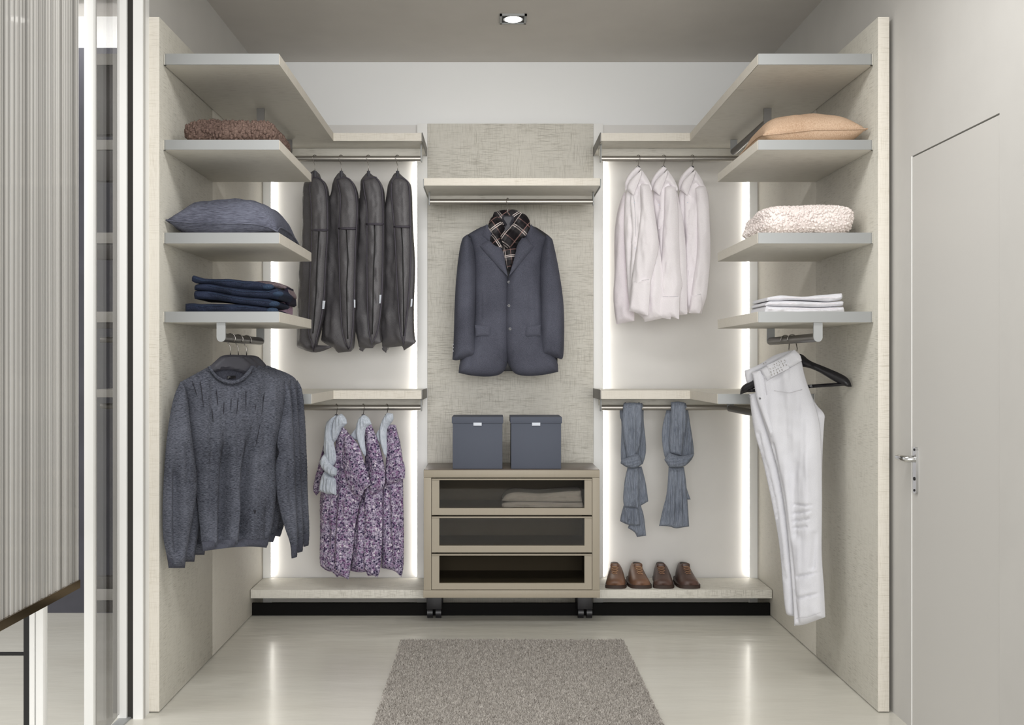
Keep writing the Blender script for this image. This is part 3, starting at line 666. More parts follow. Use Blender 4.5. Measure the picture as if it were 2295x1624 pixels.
# ---- four garment bags
G0 = K(650, 330, 4.0); G1 = K(650, 500, 4.0)
def g1(*pts): return [(x, y) for x, y in G1(*pts)]
bags = [
 dict(h=706, lab='grey garment bag nearest the side shelves', sil=G0((190, 225), (215, 205), (245, 220), (252, 265), (300, 300), (332, 390), (342, 750), (322, 1000), (305, 1400))+g1((275, 900), (225, 1090), (365, 1100), (350, 1125), (210, 1170), (70, 1112), (75, 760), (95, 330), (120, 60))+G0((122, 420), (140, 310), (190, 300)),
      front=G0((205, 270), (255, 268), (300, 305), (330, 390), (340, 750), (320, 1000), (303, 1400))+g1((270, 900), (212, 1150), (195, 1060), (160, 1000), (180, 500), (198, 60))+G0((190, 500), (172, 330)), zip=G0((260, 755), (245, 1000), (235, 1300), (215, 1560))+g1((200, 1040)), band=G0((200, 742), (338, 742)), tag=g1((292, 695), (315, 695), (305, 768), (287, 768))),
 dict(h=765, lab='grey garment bag second from the side shelves', sil=G0((430, 250), (450, 212), (475, 225), (490, 265), (545, 290), (590, 380), (606, 560), (600, 680), (585, 900), (578, 1400))+g1((560, 1100), (540, 1150), (430, 1160), (415, 1125), (330, 1090), (290, 1060), (330, 560), (345, 60))+G0((345, 450), (378, 430), (390, 330), (410, 270)),
      front=G0((420, 290), (490, 265), (545, 290), (590, 380), (605, 560), (597, 700), (585, 900), (575, 1400))+g1((555, 1080), (525, 1130), (465, 1000), (445, 560), (435, 60))+G0((450, 560), (455, 420)), zip=G0((505, 740), (520, 1000), (508, 1250), (512, 1500))+g1((520, 1090)), band=G0((440, 728), (592, 728)), tag=g1((572, 685), (584, 685), (584, 756), (574, 756))),
 dict(h=826, lab='grey garment bag third from the side shelves', sil=G0((680, 250), (700, 212), (725, 245), (770, 265), (815, 330), (832, 420), (838, 650), (832, 1300), (805, 1500))+g1((795, 970), (812, 1070), (745, 1095), (740, 1120), (660, 1120), (650, 1150), (628, 1140), (622, 1070), (580, 900), (590, 300))+G0((610, 600), (640, 380), (640, 300), (660, 268)),
      front=G0((655, 300), (700, 275), (770, 268), (815, 330), (830, 420), (836, 650), (828, 1300))+g1((795, 960), (735, 1085), (700, 950), (690, 560))+G0((690, 690), (690, 520), (665, 400)), zip=G0((757, 695), (762, 850), (748, 1100), (745, 1400))+g1((735, 1050)), band=G0((685, 688), (836, 688)), tag=g1((802, 642), (818, 642), (810, 718), (800, 718))),
 dict(h=891, lab='grey garment bag furthest from the side shelves, next to the white post', sil=G0((938, 245), (960, 210), (985, 245), (1040, 285), (1075, 340), (1080, 650), (1100, 950), (1108, 1080), (1090, 1400))+g1((1095, 1020), (1122, 1068), (1020, 1140), (1010, 1100), (870, 1115), (858, 1160), (832, 1140), (835, 1080), (805, 900), (815, 600))+G0((850, 900), (840, 620), (880, 400), (890, 320), (925, 268)),
      front=G0((915, 290), (960, 265), (1040, 285), (1072, 340), (1078, 650), (1085, 1000), (1060, 1400))+g1((1040, 900), (1018, 1090), (985, 950), (960, 560))+G0((940, 760), (915, 500), (905, 380)), zip=G0((998, 715), (1010, 900), (1015, 1200), (1018, 1450))+g1((1020, 1070)), band=G0((935, 712), (1078, 712)), tag=g1((1085, 680), (1098, 678), (1092, 745), (1080, 750)))]
for b in bags:
    xh = (b['h']-VX)*YR/FOC
    pB = Plane(xh, YR+.02, -35); pF = Plane(xh, YR-.045, -12)
    t = Thing('garment_bag', b['lab'], 'garment bag', (xh, YR, EYE), 'grey garment bags')
    t.part('body', puff(b['sil'], pB, .05, .06, .06, 4, (.012, .06, .014)), 'bag', angle=180)
    t.part('front_panel', puff(b['front'], pF, .022, .02, .03, 3.5, (.0045, .10, .035)), 'bag', angle=180); srf = LAST
    fr = soften(b['front'], 2); n = len(fr)
    t.part('piping', tube([pF.at(p[0], p[1], .006) for p in fr]+[pF.at(fr[0][0], fr[0][1], .006)], .0035, 6), 'bag_trim', angle=180)
    def on(px, py, ex=.001): return pF.at(px, py, height(srf, px, py)+ex+.0012)
    zs = resample(b['zip']+b['zip'][::-1], 14); zs = zs[:len(zs)//2]
    t.part('zipper', tube([on(p[0], p[1], .0035) for p in zs], .0028, 6), 'zip', angle=180)
    (ax, ay), (bx, by) = b['band']
    t.part('seam_band', tube([on(ax+(bx-ax)*q/6, ay, .002) for q in range(7)], .0055, 6), 'bag_trim', angle=180)
    t.part('care_tag', puff(b['tag'], pF, .002, .002, .002, 3, (0, .1, .1), off=.016, soft=0), 'label', label='small white side tag')
    h = Thing('clothes_hanger', 'wire-hooked hanger inside the ' + b['lab'].split(',')[0], 'hanger', (xh, YR, zr(.9)), 'hangers in the garment bags')
    ztop_ = zr((VY-385)/471.0)
    hook(h, xh, YR, zr(.978), ztop_, turn=60)
    h.part('neck', tube([(xh, YR, ztop_+.004), (xh, YR, ztop_-.03)], .008, 8), 'hanger')

# ---- grey jacket, its hanger and the tartan scarf
J = K(980, 450, 4.0)
xj = (1138-VX)*YR/FOC
pJ = Plane(xj, YR, 0)
jk = Thing('jacket', 'navy-grey tweed suit jacket hanging in the centre of the wardrobe', 'jacket', (xj, YR, .95))
JW = (.003, .05, .01)
jk.part('back', puff(J((455, 200), (640, 250), (840, 205), (985, 298), (1030, 340), (1075, 700), (1078, 1500), (800, 1545), (640, 1520), (400, 1545), (205, 1505), (200, 700), (235, 340), (275, 296)), pJ, .01, .05, .05, 7, JW, off=-.01), 'lining', angle=180)
jk.part('front', puff(J((448, 212), (360, 250), (280, 300), (310, 400), (335, 560), (330, 1300), (205, 1410), (190, 1540), (280, 1562), (400, 1576), (520, 1572), (592, 1540), (625, 1475), (645, 1380), (645, 690), (600, 560), (545, 420)), pJ, .045, .01, .05, 3.2, JW, [(J((398, 830), (398, 1050)), .006, 2.0), (J((455, 820), (455, 1050)), .004, 2.5), (J((300, 1200), (300, 1560)), .006, 6), (J((500, 700), (420, 1500)), .004, 10)], edge=.0), 'jacket', angle=180)
jk.part('front', puff(J((640, 678), (612, 760), (606, 1000), (608, 1300), (628, 1440), (660, 1505), (700, 1555), (800, 1572), (950, 1562), (1085, 1532), (1080, 1420), (950, 1300), (930, 800), (935, 500), (985, 330), (840, 212), (720, 400)), pJ, .045, .01, .05, 3.2, JW, [(J((825, 800), (825, 1050)), .005, 2.0), (J((880, 800), (880, 1050)), .004, 2.5), (J((980, 1420), (985, 1560)), .006, 6), (J((700, 720), (720, 1500)), .003, 8)], off=.012), 'jacket', angle=180); JF = LAST
jk.part('sleeve', puff(J((232, 325), (270, 300), (300, 345), (322, 400), (345, 560), (342, 900), (332, 1150), (350, 1388), (250, 1410), (170, 1432), (135, 1422), (148, 1250), (155, 900), (175, 620), (200, 430), (220, 350)), pJ, .05, .04, .05, 5, (.004, .05, .008), [(J((240, 500), (230, 900), (240, 1300)), .006, 9)], off=.02), 'jacket', angle=180)
jk.part('sleeve', puff(J((980, 305), (1032, 335), (1045, 400), (1060, 460), (1095, 640), (1128, 860), (1140, 1050), (1135, 1400), (1112, 1420), (1050, 1400), (918, 1385), (925, 1200), (930, 900), (918, 600), (935, 440), (962, 360)), pJ, .05, .04, .05, 5, (.004, .05, .008), [(J((1020, 500), (1040, 900), (1030, 1300)), .006, 9)], off=.02), 'jacket', angle=180)
LP = dict(tf=.012, tb=.006, R=.02, step=4, wr=(.001, .05, .02))
jk.part('lapel', puff(J((450, 355), (383, 400), (420, 450), (500, 540), (570, 615), (632, 674), (615, 590), (590, 430), (520, 395), (475, 360)), pJ, off=.052, soft=1, **LP), 'jacket', angle=180)
jk.part('lapel', puff(J((715, 395), (700, 480), (645, 672), (700, 610), (770, 530), (868, 410), (835, 372), (800, 335), (760, 330)), pJ, off=.060, soft=1, **LP), 'jacket', angle=180)
jk.part('collar', puff(J((445, 205), (420, 260), (393, 312), (452, 357), (480, 362), (490, 300), (470, 240)), pJ, off=.042, soft=1, **LP), 'jacket', angle=180)
jk.part('collar', puff(J((842, 208), (868, 260), (872, 330), (836, 372), (798, 335), (800, 270)), pJ, off=.046, soft=1, **LP), 'jacket', angle=180)
for x, y in ((638, 727), (638, 940), (648, 1147)):
    px, py = J((x, y))[0]; c = pJ.at(px+1, py, height(JF, px+1, py)+.001)
    b = jk.part('button', join(disc(c, (0, -1, 0), .0062, .004, 14), ico((c.x, c.y-.004, c.z), (.0045, .002, .0045))), 'button')
for pts, of in ((((338, 1112), (470, 1117), (484, 1150), (472, 1212), (345, 1212)), .046), (((800, 1127), (926, 1112), (926, 1206), (803, 1217), (790, 1190)), .060)):
    jk.part('pocket_flap', puff(J(*pts), pJ, .008, .004, .008, 4, (.001, .05, .05), off=of, soft=1), 'jacket', angle=180)
jk.part('breast_pocket', puff(J((770, 632), (868, 606), (872, 622), (775, 650)), pJ, .006, .003, .006, 3, (0, .1, .1), off=.058, soft=0), 'jacket', angle=180)
for x in (1118, 142):
    for y in (1285, 1315, 1345):
        c = pJ.at(980+x/4, 450+y/4, .030); jk.part('cuff_button', disc(c, (0, -1, 0), .0035, .004, 10), 'button')
hg = Thing('clothes_hanger', 'charcoal hanger with a wire hook inside the grey jacket', 'hanger', (xj, YR, 1.3))
hg.part('shoulder_board', puff(J((580, 130), (685, 130), (690, 180), (665, 222), (800, 260), (980, 330), (960, 350), (700, 290), (560, 290), (300, 350), (290, 330), (480, 260), (610, 222), (580, 180)), pJ, .015, .012, .012, 4, (0, .1, .1), off=.008), 'hanger')
hook(hg, xj, YR, zr(.773), EYE+(VY-483)/471.0, turn=70)
T9 = K(1080, 450, 9.55)
sc = Thing('scarf', 'black and white tartan scarf knotted round the jacket collar', 'scarf', (xj, YR-.04, 1.3))
sc.part('back_loop', puff(T9((200, 420), (260, 240), (420, 195), (560, 185), (720, 180), (830, 250), (940, 290), (1020, 400), (1040, 520), (960, 600), (780, 620), (540, 640), (300, 640), (140, 560)), pJ, .02, .05, .03, 4, (.006, .08, .08), off=-.02), 'tartan_a', angle=180)
sc.part('left_fold', puff(T9((195, 350), (300, 300), (400, 420), (495, 590), (440, 690), (395, 790), (425, 1000), (300, 1005), (200, 935), (160, 800), (230, 700), (130, 600), (140, 480)), pJ, .035, .02, .035, 4, (.005, .09, .05), [(T9((240, 700), (420, 690)), .012, 3), (T9((180, 500), (440, 660)), .008, 3)], off=.045), 'tartan_a', angle=180)
sc.part('right_fold', puff(T9((770, 330), (850, 260), (935, 290), (1000, 370), (1048, 520), (1005, 680), (900, 770), (780, 840), (660, 700), (570, 580), (700, 470)), pJ, .035, .02, .035, 4, (.005, .08, .06), [(T9((860, 420), (980, 640)), .008, 3)], off=.050), 'tartan_b', angle=180)
sc.part('tail', puff(T9((425, 980), (760, 880), (745, 1050), (700, 1210), (640, 1380), (580, 1515), (530, 1400), (460, 1150)), pJ, .02, .01, .03, 4, (.006, .16, .02), off=.030), 'tartan_c', angle=180)
sc.part('knot', puff(T9((395, 740), (480, 640), (620, 585), (720, 560), (830, 610), (790, 800), (700, 920), (600, 1000), (530, 1025), (460, 955), (430, 870)), pJ, .035, .02, .035, 4, (.004, .08, .08), off=.066), 'tartan_b', angle=180)

# ---- white shirts
S = K(1340, 340, 4.0)
shirts = [
 dict(h=1430, lab='white cotton shirt nearest the white post, both sleeves showing', back_sleeve=S((235, 360), (200, 440), (160, 600), (145, 800), (152, 1100), (133, 1310), (165, 1545), (325, 1515), (325, 1390), (275, 1340), (262, 1000), (300, 700), (310, 420)),
      body=S((262, 330), (240, 420), (230, 700), (252, 1000), (268, 1300), (300, 1420), (400, 1480), (420, 1525), (540, 1500), (600, 1482), (575, 1000), (520, 640), (495, 420), (480, 320), (400, 210), (352, 190)),
      sleeve=S((375, 300), (400, 280), (455, 292), (485, 380), (500, 500), (530, 700), (548, 850), (500, 1050), (475, 1140), (466, 1250), (452, 1462), (430, 1465), (280, 1422), (300, 1150), (330, 950), (370, 700), (386, 500)),
      cuff=S((310, 1165), (470, 1135), (466, 1250), (452, 1464), (430, 1467), (278, 1424), (298, 1290)), pocket=None, placket=S((300, 400), (310, 500), (318, 700), (300, 1000), (290, 1300))),
 dict(h=1487, lab='white cotton shirt in the middle of the three', back_sleeve=None,
      body=S((495, 330), (490, 480), (520, 620), (530, 900), (540, 1200), (480, 1400), (470, 1470), (560, 1490), (800, 1455), (800, 1200), (780, 700), (720, 420), (705, 330), (640, 200), (590, 180), (540, 280)),
      sleeve=S((598, 320), (640, 300), (692, 312), (707, 400), (722, 600), (726, 850), (736, 1080), (758, 1190), (737, 1260), (726, 1498), (655, 1475), (650, 1498), (532, 1482), (555, 1200), (572, 950), (580, 720), (595, 500)),
      cuff=S((548, 1290), (732, 1290), (727, 1500), (655, 1477), (650, 1500), (531, 1484)), pocket=S((552, 515), (600, 515), (596, 640), (545, 700), (532, 640)), placket=S((520, 420), (560, 480), (540, 700), (580, 1000), (560, 1300))),
 dict(h=1551, lab='white cotton shirt furthest from the white post, with its breast pocket showing', back_sleeve=None,
      body=S((735, 340), (715, 450), (730, 700), (740, 1100), (760, 1400), (810, 1450), (930, 1450), (960, 1300), (985, 1150), (1000, 900), (1000, 560), (985, 380), (950, 290), (890, 200), (845, 180), (790, 280)),
      sleeve=S((872, 330), (910, 300), (965, 312), (992, 400), (1000, 600), (1008, 800), (1008, 960), (990, 1150), (975, 1300), (940, 1400), (910, 1448), (820, 1442), (845, 1180), (890, 950), (890, 600)),
      cuff=S((838, 1280), (925, 1270), (935, 1390), (910, 1450), (819, 1443)), pocket=S((812, 512), (875, 512), (878, 740), (835, 760), (790, 740), (795, 640)), placket=S((775, 400), (780, 560), (785, 900), (795, 1400)))]
for i, b in enumerate(shirts):
    xh = (b['h']-VX)*YR/FOC; dx = (b['h']-1430)*4 - (0 if i == 0 else (0, -4, 4)[i])
    def Sx(*pts): return S(*[(x+dx, y) for x, y in pts])
    pH = Plane(xh, YR, -30)
    t = Thing('shirt', b['lab'], 'shirt', (xh, YR, EYE), 'white shirts')
    W = (.011, .085, .018)
    if b['back_sleeve']: t.part('sleeve', puff(b['back_sleeve'], pH, .03, .03, .04, 5, W, off=-.03), 'shirt_in', angle=180)
    t.part('body', puff(b['body'], pH, .035, .05, .05, 3.6, W, [(b['placket'], .012, 3.5), ([(p[0]+9, p[1]+10) for p in b['placket']], -.004, 4)]), 'shirt', angle=180); srf = LAST
    t.part('sleeve', puff(b['sleeve'], pH, .03, .02, .035, 3.6, (.010, .075, .022), off=.035), 'shirt', angle=180)
    t.part('cuff', puff(b['cuff'], pH, .018, .012, .02, 5, (.003, .09, .02), off=.060), 'shirt', angle=180)
    (ax, ay), (bx, by) = b['cuff'][0], b['cuff'][1]
    t.part('cuff_seam', tube([pH.at(ax+(bx-ax)*(.06+.88*q/8), ay+(by-ay)*(.06+.88*q/8)+1.5, height(LAST, ax+(bx-ax)*(.06+.88*q/8), ay+(by-ay)*(.06+.88*q/8)+1.5)+.0025) for q in range(9)], .0009, 5), 'seam_grey', angle=180)
    if b['pocket']: t.part('pocket', puff(b['pocket'], pH, .008, .004, .01, 4, (.001, .05, .05), off=.034, soft=1), 'shirt', angle=180)
    t.part('yoke', puff(Sx((395, 165), (450, 240), (488, 330), (478, 352), (400, 285), (372, 320), (355, 400), (325, 380), (360, 270)), pH, .025, .02, .03, 5, (.003, .05, .05), off=.024), 'shirt', angle=180)
    t.part('collar_stand', puff(Sx((248, 350), (237, 285), (262, 220), (305, 168), (355, 128), (385, 150), (300, 260), (262, 340)), pH, .02, .03, .025, 4, (.002, .06, .06), off=.018), 'shirt', angle=180)
    t.part('collar_leaf', puff(Sx((300, 235), (392, 165), (385, 220), (358, 285), (320, 388), (258, 340), (268, 292)), pH, .016, .01, .02, 4, (.002, .05, .05), off=.050, soft=1), 'shirt', angle=180)
    for off_x in (0, 9):
        ln = [(p[0]+off_x*.6, p[1]) for p in b['placket']]; pts = resample(ln+ln[::-1], 6); pts = pts[:len(pts)//2]
        t.part('placket_seam', tube([pH.at(p[0], p[1], height(srf, p[0], p[1])+.0006) for p in pts], .0009, 5), 'seam_grey', angle=180)
    for q in range(4):
        px, py = b['placket'][0][0]+3+q*.6, b['placket'][0][1]+14+q*34
        t.part('button', disc(pH.at(px+4, py, height(srf, px+4, py)+.001), (0, -1, 0), .003, .002, 8), 'label')
    h = Thing('clothes_hanger', 'wire-hooked hanger inside the ' + b['lab'].split(',')[0], 'hanger', (xh, YR, zr(.9)), 'hangers in the shirts')
    ztop_ = zr((VY-374)/471.0); hook(h, xh, YR, zr(.978), ztop_, turn=115)
    h.part('neck', tube([(xh, YR, ztop_+.004), (xh, YR, ztop_-.03)], .008, 8), 'hanger')

# ---- floral blouses with pale scarves
F5 = K(660, 900, 4.0)
bl = [
 dict(h=754, lab='purple floral blouse nearest the sweaters, with two sleeves showing',
      body=F5((385, 280), (430, 225), (460, 262), (520, 320), (580, 410), (620, 560), (640, 760), (590, 880), (575, 940), (540, 1100), (520, 1350), (495, 1500), (482, 1592), (420, 1560), (380, 1570), (340, 1520), (300, 1520), (250, 1490), (225, 1455), (230, 1100), (225, 800), (290, 700), (360, 560), (365, 400)),
      sleeves=[(F5((265, 370), (240, 470), (190, 650), (160, 790), (195, 840), (240, 780), (320, 560), (310, 420)), -.03), (F5((462, 285), (520, 320), (580, 400), (620, 540), (682, 742), (620, 790), (600, 850), (540, 845), (480, 760), (430, 560), (430, 400)), .03)],
      scarf=[('strand', F5((372, 118), (300, 165), (278, 215), (270, 320), (264, 420), (272, 480), (305, 560), (345, 575), (377, 520), (362, 430), (345, 350), (335, 270), (350, 190)), .035), ('loop', F5((372, 122), (420, 108), (460, 145), (468, 195), (425, 235), (385, 330), (352, 365), (335, 300), (340, 200)), .03), ('knot', F5((265, 470), (235, 510), (225, 560), (270, 625), (340, 672), (375, 655), (378, 600), (320, 560), (288, 500)), .055), ('tail', F5((268, 622), (235, 690), (218, 800), (260, 812), (300, 832), (340, 825), (372, 838), (372, 700), (345, 672)), .045)]),
 dict(h=814, lab='purple floral blouse in the middle of the three',
      body=F5((620, 260), (650, 210), (690, 215), (705, 280), (745, 350), (775, 460), (808, 600), (805, 740), (785, 800), (788, 1000), (780, 1300), (768, 1500), (742, 1572), (700, 1555), (660, 1562), (645, 1525), (560, 1530), (500, 1512), (520, 1350), (528, 1150), (570, 960), (600, 880), (610, 700), (640, 470)),
      sleeves=[(F5((640, 260), (690, 215), (740, 340), (772, 460), (807, 600), (812, 740), (772, 795), (690, 852), (660, 800), (670, 650), (648, 450)), .03)],
      scarf=[('loop', F5((620, 115), (665, 140), (688, 200), (650, 220), (622, 290), (630, 400), (642, 465), (630, 492), (585, 400), (552, 300), (555, 200), (585, 135)), .05), ('strand', F5((560, 230), (525, 265), (500, 305), (545, 345), (575, 340)), .02)]),
 dict(h=867, lab='purple floral blouse furthest from the sweaters, by the white post',
      body=F5((805, 275), (840, 208), (900, 206), (912, 245), (935, 330), (955, 430), (970, 560), (968, 740), (972, 1000), (978, 1250), (972, 1500), (955, 1568), (900, 1512), (780, 1490), (785, 1200), (785, 800), (810, 720), (825, 500)),
      sleeves=[(F5((828, 262), (900, 240), (932, 320), (952, 420), (962, 520), (990, 575), (986, 690), (930, 715), (900, 735), (830, 745), (806, 690), (822, 500)), .03)],
      scarf=[('loop', F5((830, 98), (880, 108), (888, 160), (842, 215), (820, 270), (832, 440), (822, 505), (785, 420), (765, 330), (760, 240), (792, 150)), .05), ('strand', F5((765, 240), (738, 270), (730, 315), (770, 380), (790, 340)), .03)])]
for i, b in enumerate(bl):
    xh = (b['h']-VX)*YR/FOC; pB = Plane(xh, YR, -25)
    t = Thing('blouse', b['lab'], 'blouse', (xh, YR, .5), 'purple floral blouses')
    t.part('body', puff(b['body'], pB, .035, .04, .05, 4, (.013, .075, .010), [([(p[0]+(q*9), p[1]) for p in F5(((420, 640, 880)[i], 800), ((400, 650, 890)[i], 1150), ((390, 640, 900)[i], 1500))], .010*(-1)**q, 4) for q in range(-1, 2)]), 'floral', angle=180)
    for poly, off in b['sleeves']: t.part('sleeve', puff(poly, pB, .028, .02, .035, 5, (.006, .08, .03), off=off), 'floral', angle=180)
    cpts = {0: F5((430, 225), (470, 262), (450, 330), (410, 400), (385, 330)), 1: F5((640, 210), (690, 205), (698, 250), (670, 290), (625, 270)), 2: F5((830, 215), (865, 200), (910, 215), (902, 258), (845, 275))}[i]
    t.part('collar', puff(cpts, pB, .02, .01, .02, 4, (.003, .1, .1), off=.035), 'floral', angle=180)
    s = Thing('scarf', 'pale blue scarf knotted over the %s floral blouse' % ('first', 'middle', 'last')[i] if i else 'pale blue scarf with a twisted knot over the floral blouse by the sweaters', 'scarf', (xh, YR-.05, .9), 'pale blue scarves')
    if i == 1: s.o['label'] = 'pale blue scarf folded over the neck of the middle floral blouse'
    if i == 2: s.o['label'] = 'pale blue scarf folded over the neck of the floral blouse by the white post'
    for nm, poly, off in b['scarf']:
        xs = [p[0] for p in poly]; ys = [p[1] for p in poly]
        cr = [(((x_, min(ys)), (x_+(4 if nm == 'strand' else -3), max(ys))), .012, 2.2) for x_ in np.linspace(min(xs), max(xs), 6)[1:-1]]
        s.part(nm, puff(poly, pB, .030, .02, .03, 2.2, (.005, .18, .03), cr, off=off), 'scarf_pale', angle=180)
    h = Thing('clothes_hanger', 'wire-hooked hanger inside the ' + b['lab'].split(',')[0], 'hanger', (xh, YR, .9), 'hangers in the blouses')
    zt_ = EYE+(VY-930)/471.0
    hook(h, xh, YR, zr(-.206), zt_, turn=115); h.part('neck', tube([(xh, YR, zt_+.004), (xh, YR, zt_-.03)], .008, 8), 'hanger')

# ---- two slate blue scarves draped on the rail
K8 = K(1340, 880, 4.0); pK = Plane(.75, YR, 0)
def creases_v(poly, n, d=.005, wdt=2.0, lean=0):
    xs = [p[0] for p in poly]; ys = [p[1] for p in poly]
    return [(((x_, min(ys)-2), (x_+lean+random.uniform(-3, 3), (min(ys)+max(ys))/2), (x_+lean*2+random.uniform(-4, 4), max(ys)+2)), d*random.uniform(.6, 1.3), wdt) for x_ in np.linspace(min(xs), max(xs), n+2)[1:-1]]
KW = (.007, .16, .02)
for lab, parts, top in (
  ('slate blue scarf looped on the rail, the one nearer the drawer chest', [
    ('back_strand', K8((196, 115), (300, 95), (412, 105), (408, 250), (430, 420), (432, 550), (402, 640), (212, 640), (204, 560), (216, 250), (196, 220)), -.025, 7),
    ('front_strand', K8((230, 95), (300, 84), (392, 95), (402, 260), (385, 400), (370, 500), (332, 585), (262, 575), (232, 400), (216, 250)), .022, 8),
    ('tail', K8((280, 670), (392, 660), (430, 800), (452, 972), (385, 1010), (415, 1100), (432, 1280), (350, 1292), (335, 1250), (270, 1212), (300, 1100)), -.012, 6),
    ('ruffle', K8((232, 1010), (362, 1020), (382, 1182), (352, 1192), (260, 1182), (200, 1150), (206, 1100)), .004, 5),
    ('tail', K8((266, 670), (362, 668), (372, 800), (366, 1036), (236, 1022), (224, 950), (240, 780)), .018, 6),
    ('knot', K8((255, 585), (340, 543), (382, 560), (402, 635), (340, 682), (260, 672), (204, 632), (210, 600)), .036, 0)], (236, 395)),
  ('slate blue scarf looped on the rail, the one nearer the white trousers', [
    ('back_strand', K8((630, 115), (720, 95), (802, 110), (832, 300), (868, 540), (842, 600), (780, 662), (640, 662), (590, 560), (568, 350), (610, 170)), -.025, 8),
    ('front_strand', K8((655, 85), (720, 74), (782, 90), (796, 250), (772, 400), (752, 565), (650, 535), (638, 400), (660, 250)), .022, 7),
    ('thin_tail', K8((760, 670), (792, 850), (832, 955), (790, 957), (772, 850)), -.01, 1),
    ('tail', K8((635, 665), (772, 665), (792, 800), (806, 1000), (818, 1198), (760, 1205), (700, 1218), (640, 1195), (550, 1192), (580, 1050), (622, 900)), .006, 7),
    ('knot', K8((638, 535), (740, 575), (865, 545), (832, 600), (772, 672), (640, 668), (596, 600)), .036, 0)], (662, 785))):
    px0, px1 = K8((top[0], 0))[0][0], K8((top[1], 0))[0][0]
    xm = ((px0+px1)/2-VX)*YR/FOC
    t = Thing('scarf', lab, 'scarf', (xm, YR, .99), 'slate blue scarves')
    for nm, poly, off, nc in parts:
        cr = creases_v(poly, nc, .012, 2.6)
        if nm == 'knot':
            ys = [p[1] for p in poly]; xs = [p[0] for p in poly]
            cr = [(((min(xs), y_+5), ((min(xs)+max(xs))/2, y_+1), (max(xs), y_-7)), .010, 2.4) for y_ in np.linspace(min(ys)+5, max(ys)-2, 5)]
        t.part(nm, puff(poly, pK, .02 if nm != 'knot' else .03, .014, .025, 2.2, KW, cr, off=off), 'scarf_blue', angle=180)
    a, b_ = (px0-VX)*YR/FOC, (px1-VX)*YR/FOC; V, Fc = [], []; nn, mm = 14, 9
    for i in range(nn):
        x = a+(b_-a)*i/(nn-1); rr = .0225+.003*math.sin(i*1.9)+.002*math.sin(i*3.1)
        for k in range(mm):
            an = math.pi*k/(mm-1); V.append((x, YR-rr*1.25*math.cos(an), zr(-.206)+rr*math.sin(an)))
    V += [(v[0], YR+(v[1]-YR)*.7, zr(-.206)+(v[2]-zr(-.206))*.72) for v in V]
    o = nn*mm
    for i in range(nn-1):
        for k in range(mm-1):
            q = (i*mm+k, (i+1)*mm+k, (i+1)*mm+k+1, i*mm+k+1); Fc.append(q); Fc.append(tuple(o+z for z in reversed(q)))
    for i in range(nn-1): Fc.append((i*mm, o+i*mm, o+(i+1)*mm, (i+1)*mm)); Fc.append(((i+1)*mm+mm-1, o+(i+1)*mm+mm-1, o+i*mm+mm-1, i*mm+mm-1))
    for k in range(mm-1): Fc.append((k, k+1, o+k+1, o+k)); Fc.append(((nn-1)*mm+k+1, (nn-1)*mm+k, o+(nn-1)*mm+k, o+(nn-1)*mm+k+1))
    t.part('rail_fold', (V, Fc), 'scarf_blue', angle=180)

# ---- white trousers on the black hanger
T4 = K(1620, 720, 4.0); xt, yt = 1.142, 3.93; pT = Plane(xt, yt, -40)
tr = Thing('trousers', 'white denim trousers hanging from the black hanger on the short rail', 'trousers', (xt, yt, .22))
TW = (.006, .05, .008)
tr.part('waist_inside', puff(T4((195, 440), (330, 388), (460, 298), (620, 258), (650, 300), (345, 440), (272, 470), (272, 540), (214, 558), (200, 500)), pT, .012, .02, .02, 5, (.003, .06, .03), off=-.005), 'trousers', angle=180)
tr.part('crotch_fold', puff(T4((770, 620), (830, 745), (916, 830), (905, 900), (888, 1200), (885, 1500), (850, 1300), (820, 950)), pT, .02, .02, .03, 5, TW, off=-.012), 'trousers', angle=180)
tr.part('leg', puff(T4((238, 650), (255, 820), (282, 1000), (350, 1210), (430, 1570), (510, 1990), (540, 2410), (560, 2602), (582, 2636), (645, 2640), (655, 2400), (610, 2000), (560, 1600), (480, 1200), (400, 900), (300, 640)), pT, .022, .02, .03, 5, TW, [(T4((330, 1000), (480, 1600), (570, 2300)), .016, 4)], off=-.006), 'trousers', angle=180)
tr.part('leg', puff(T4((258, 455), (345, 430), (480, 350), (640, 254), (690, 298), (732, 500), (782, 640), (832, 780), (868, 920), (882, 1200), (886, 1500), (886, 1760), (882, 2060), (892, 2240), (905, 2380), (916, 2650), (820, 2685), (720, 2722), (640, 2726), (630, 2500), (600, 2100), (562, 1700), (500, 1350), (420, 1060), (350, 860), (300, 700), (282, 560)), pT, .032, .025, .045, 3.5, TW,
    [(T4((470, 1100), (570, 1600), (640, 2200), (690, 2720)), .026, 4), (T4((430, 1060), (530, 1560), (600, 2200)), -.006, 5), (T4((680, 1000), (650, 1500), (660, 1900)), .018, 10), (T4((790, 1000), (800, 1700)), -.010, 10), (T4((660, 1640), (820, 1640)), .009, 2.5), (T4((650, 1720), (810, 1690)), .009, 2.5), (T4((650, 1790), (800, 1760)), .009, 2.5), (T4((650, 1850), (780, 1830)), .009, 2.5), (T4((690, 2280), (880, 2240)), .010, 3), (T4((690, 2470), (870, 2430)), .010, 3), (T4((850, 1900), (830, 2200)), .016, 5)], off=.016), 'trousers', angle=180); TF = LAST
tr.part('waistband', puff(T4((335, 432), (480, 348), (640, 253), (692, 298), (705, 352), (560, 440), (400, 530), (365, 490)), pT, .012, .006, .012, 4, (.001, .05, .05), off=.050, soft=1), 'trousers', angle=180)
tr.part('fly_placket', puff(T4((262, 462), (335, 440), (368, 500), (388, 640), (400, 780), (460, 1000), (430, 1030), (340, 800), (300, 690), (282, 560)), pT, .012, .006, .012, 4, (.002, .05, .03), off=.048, soft=1), 'trousers', angle=180)
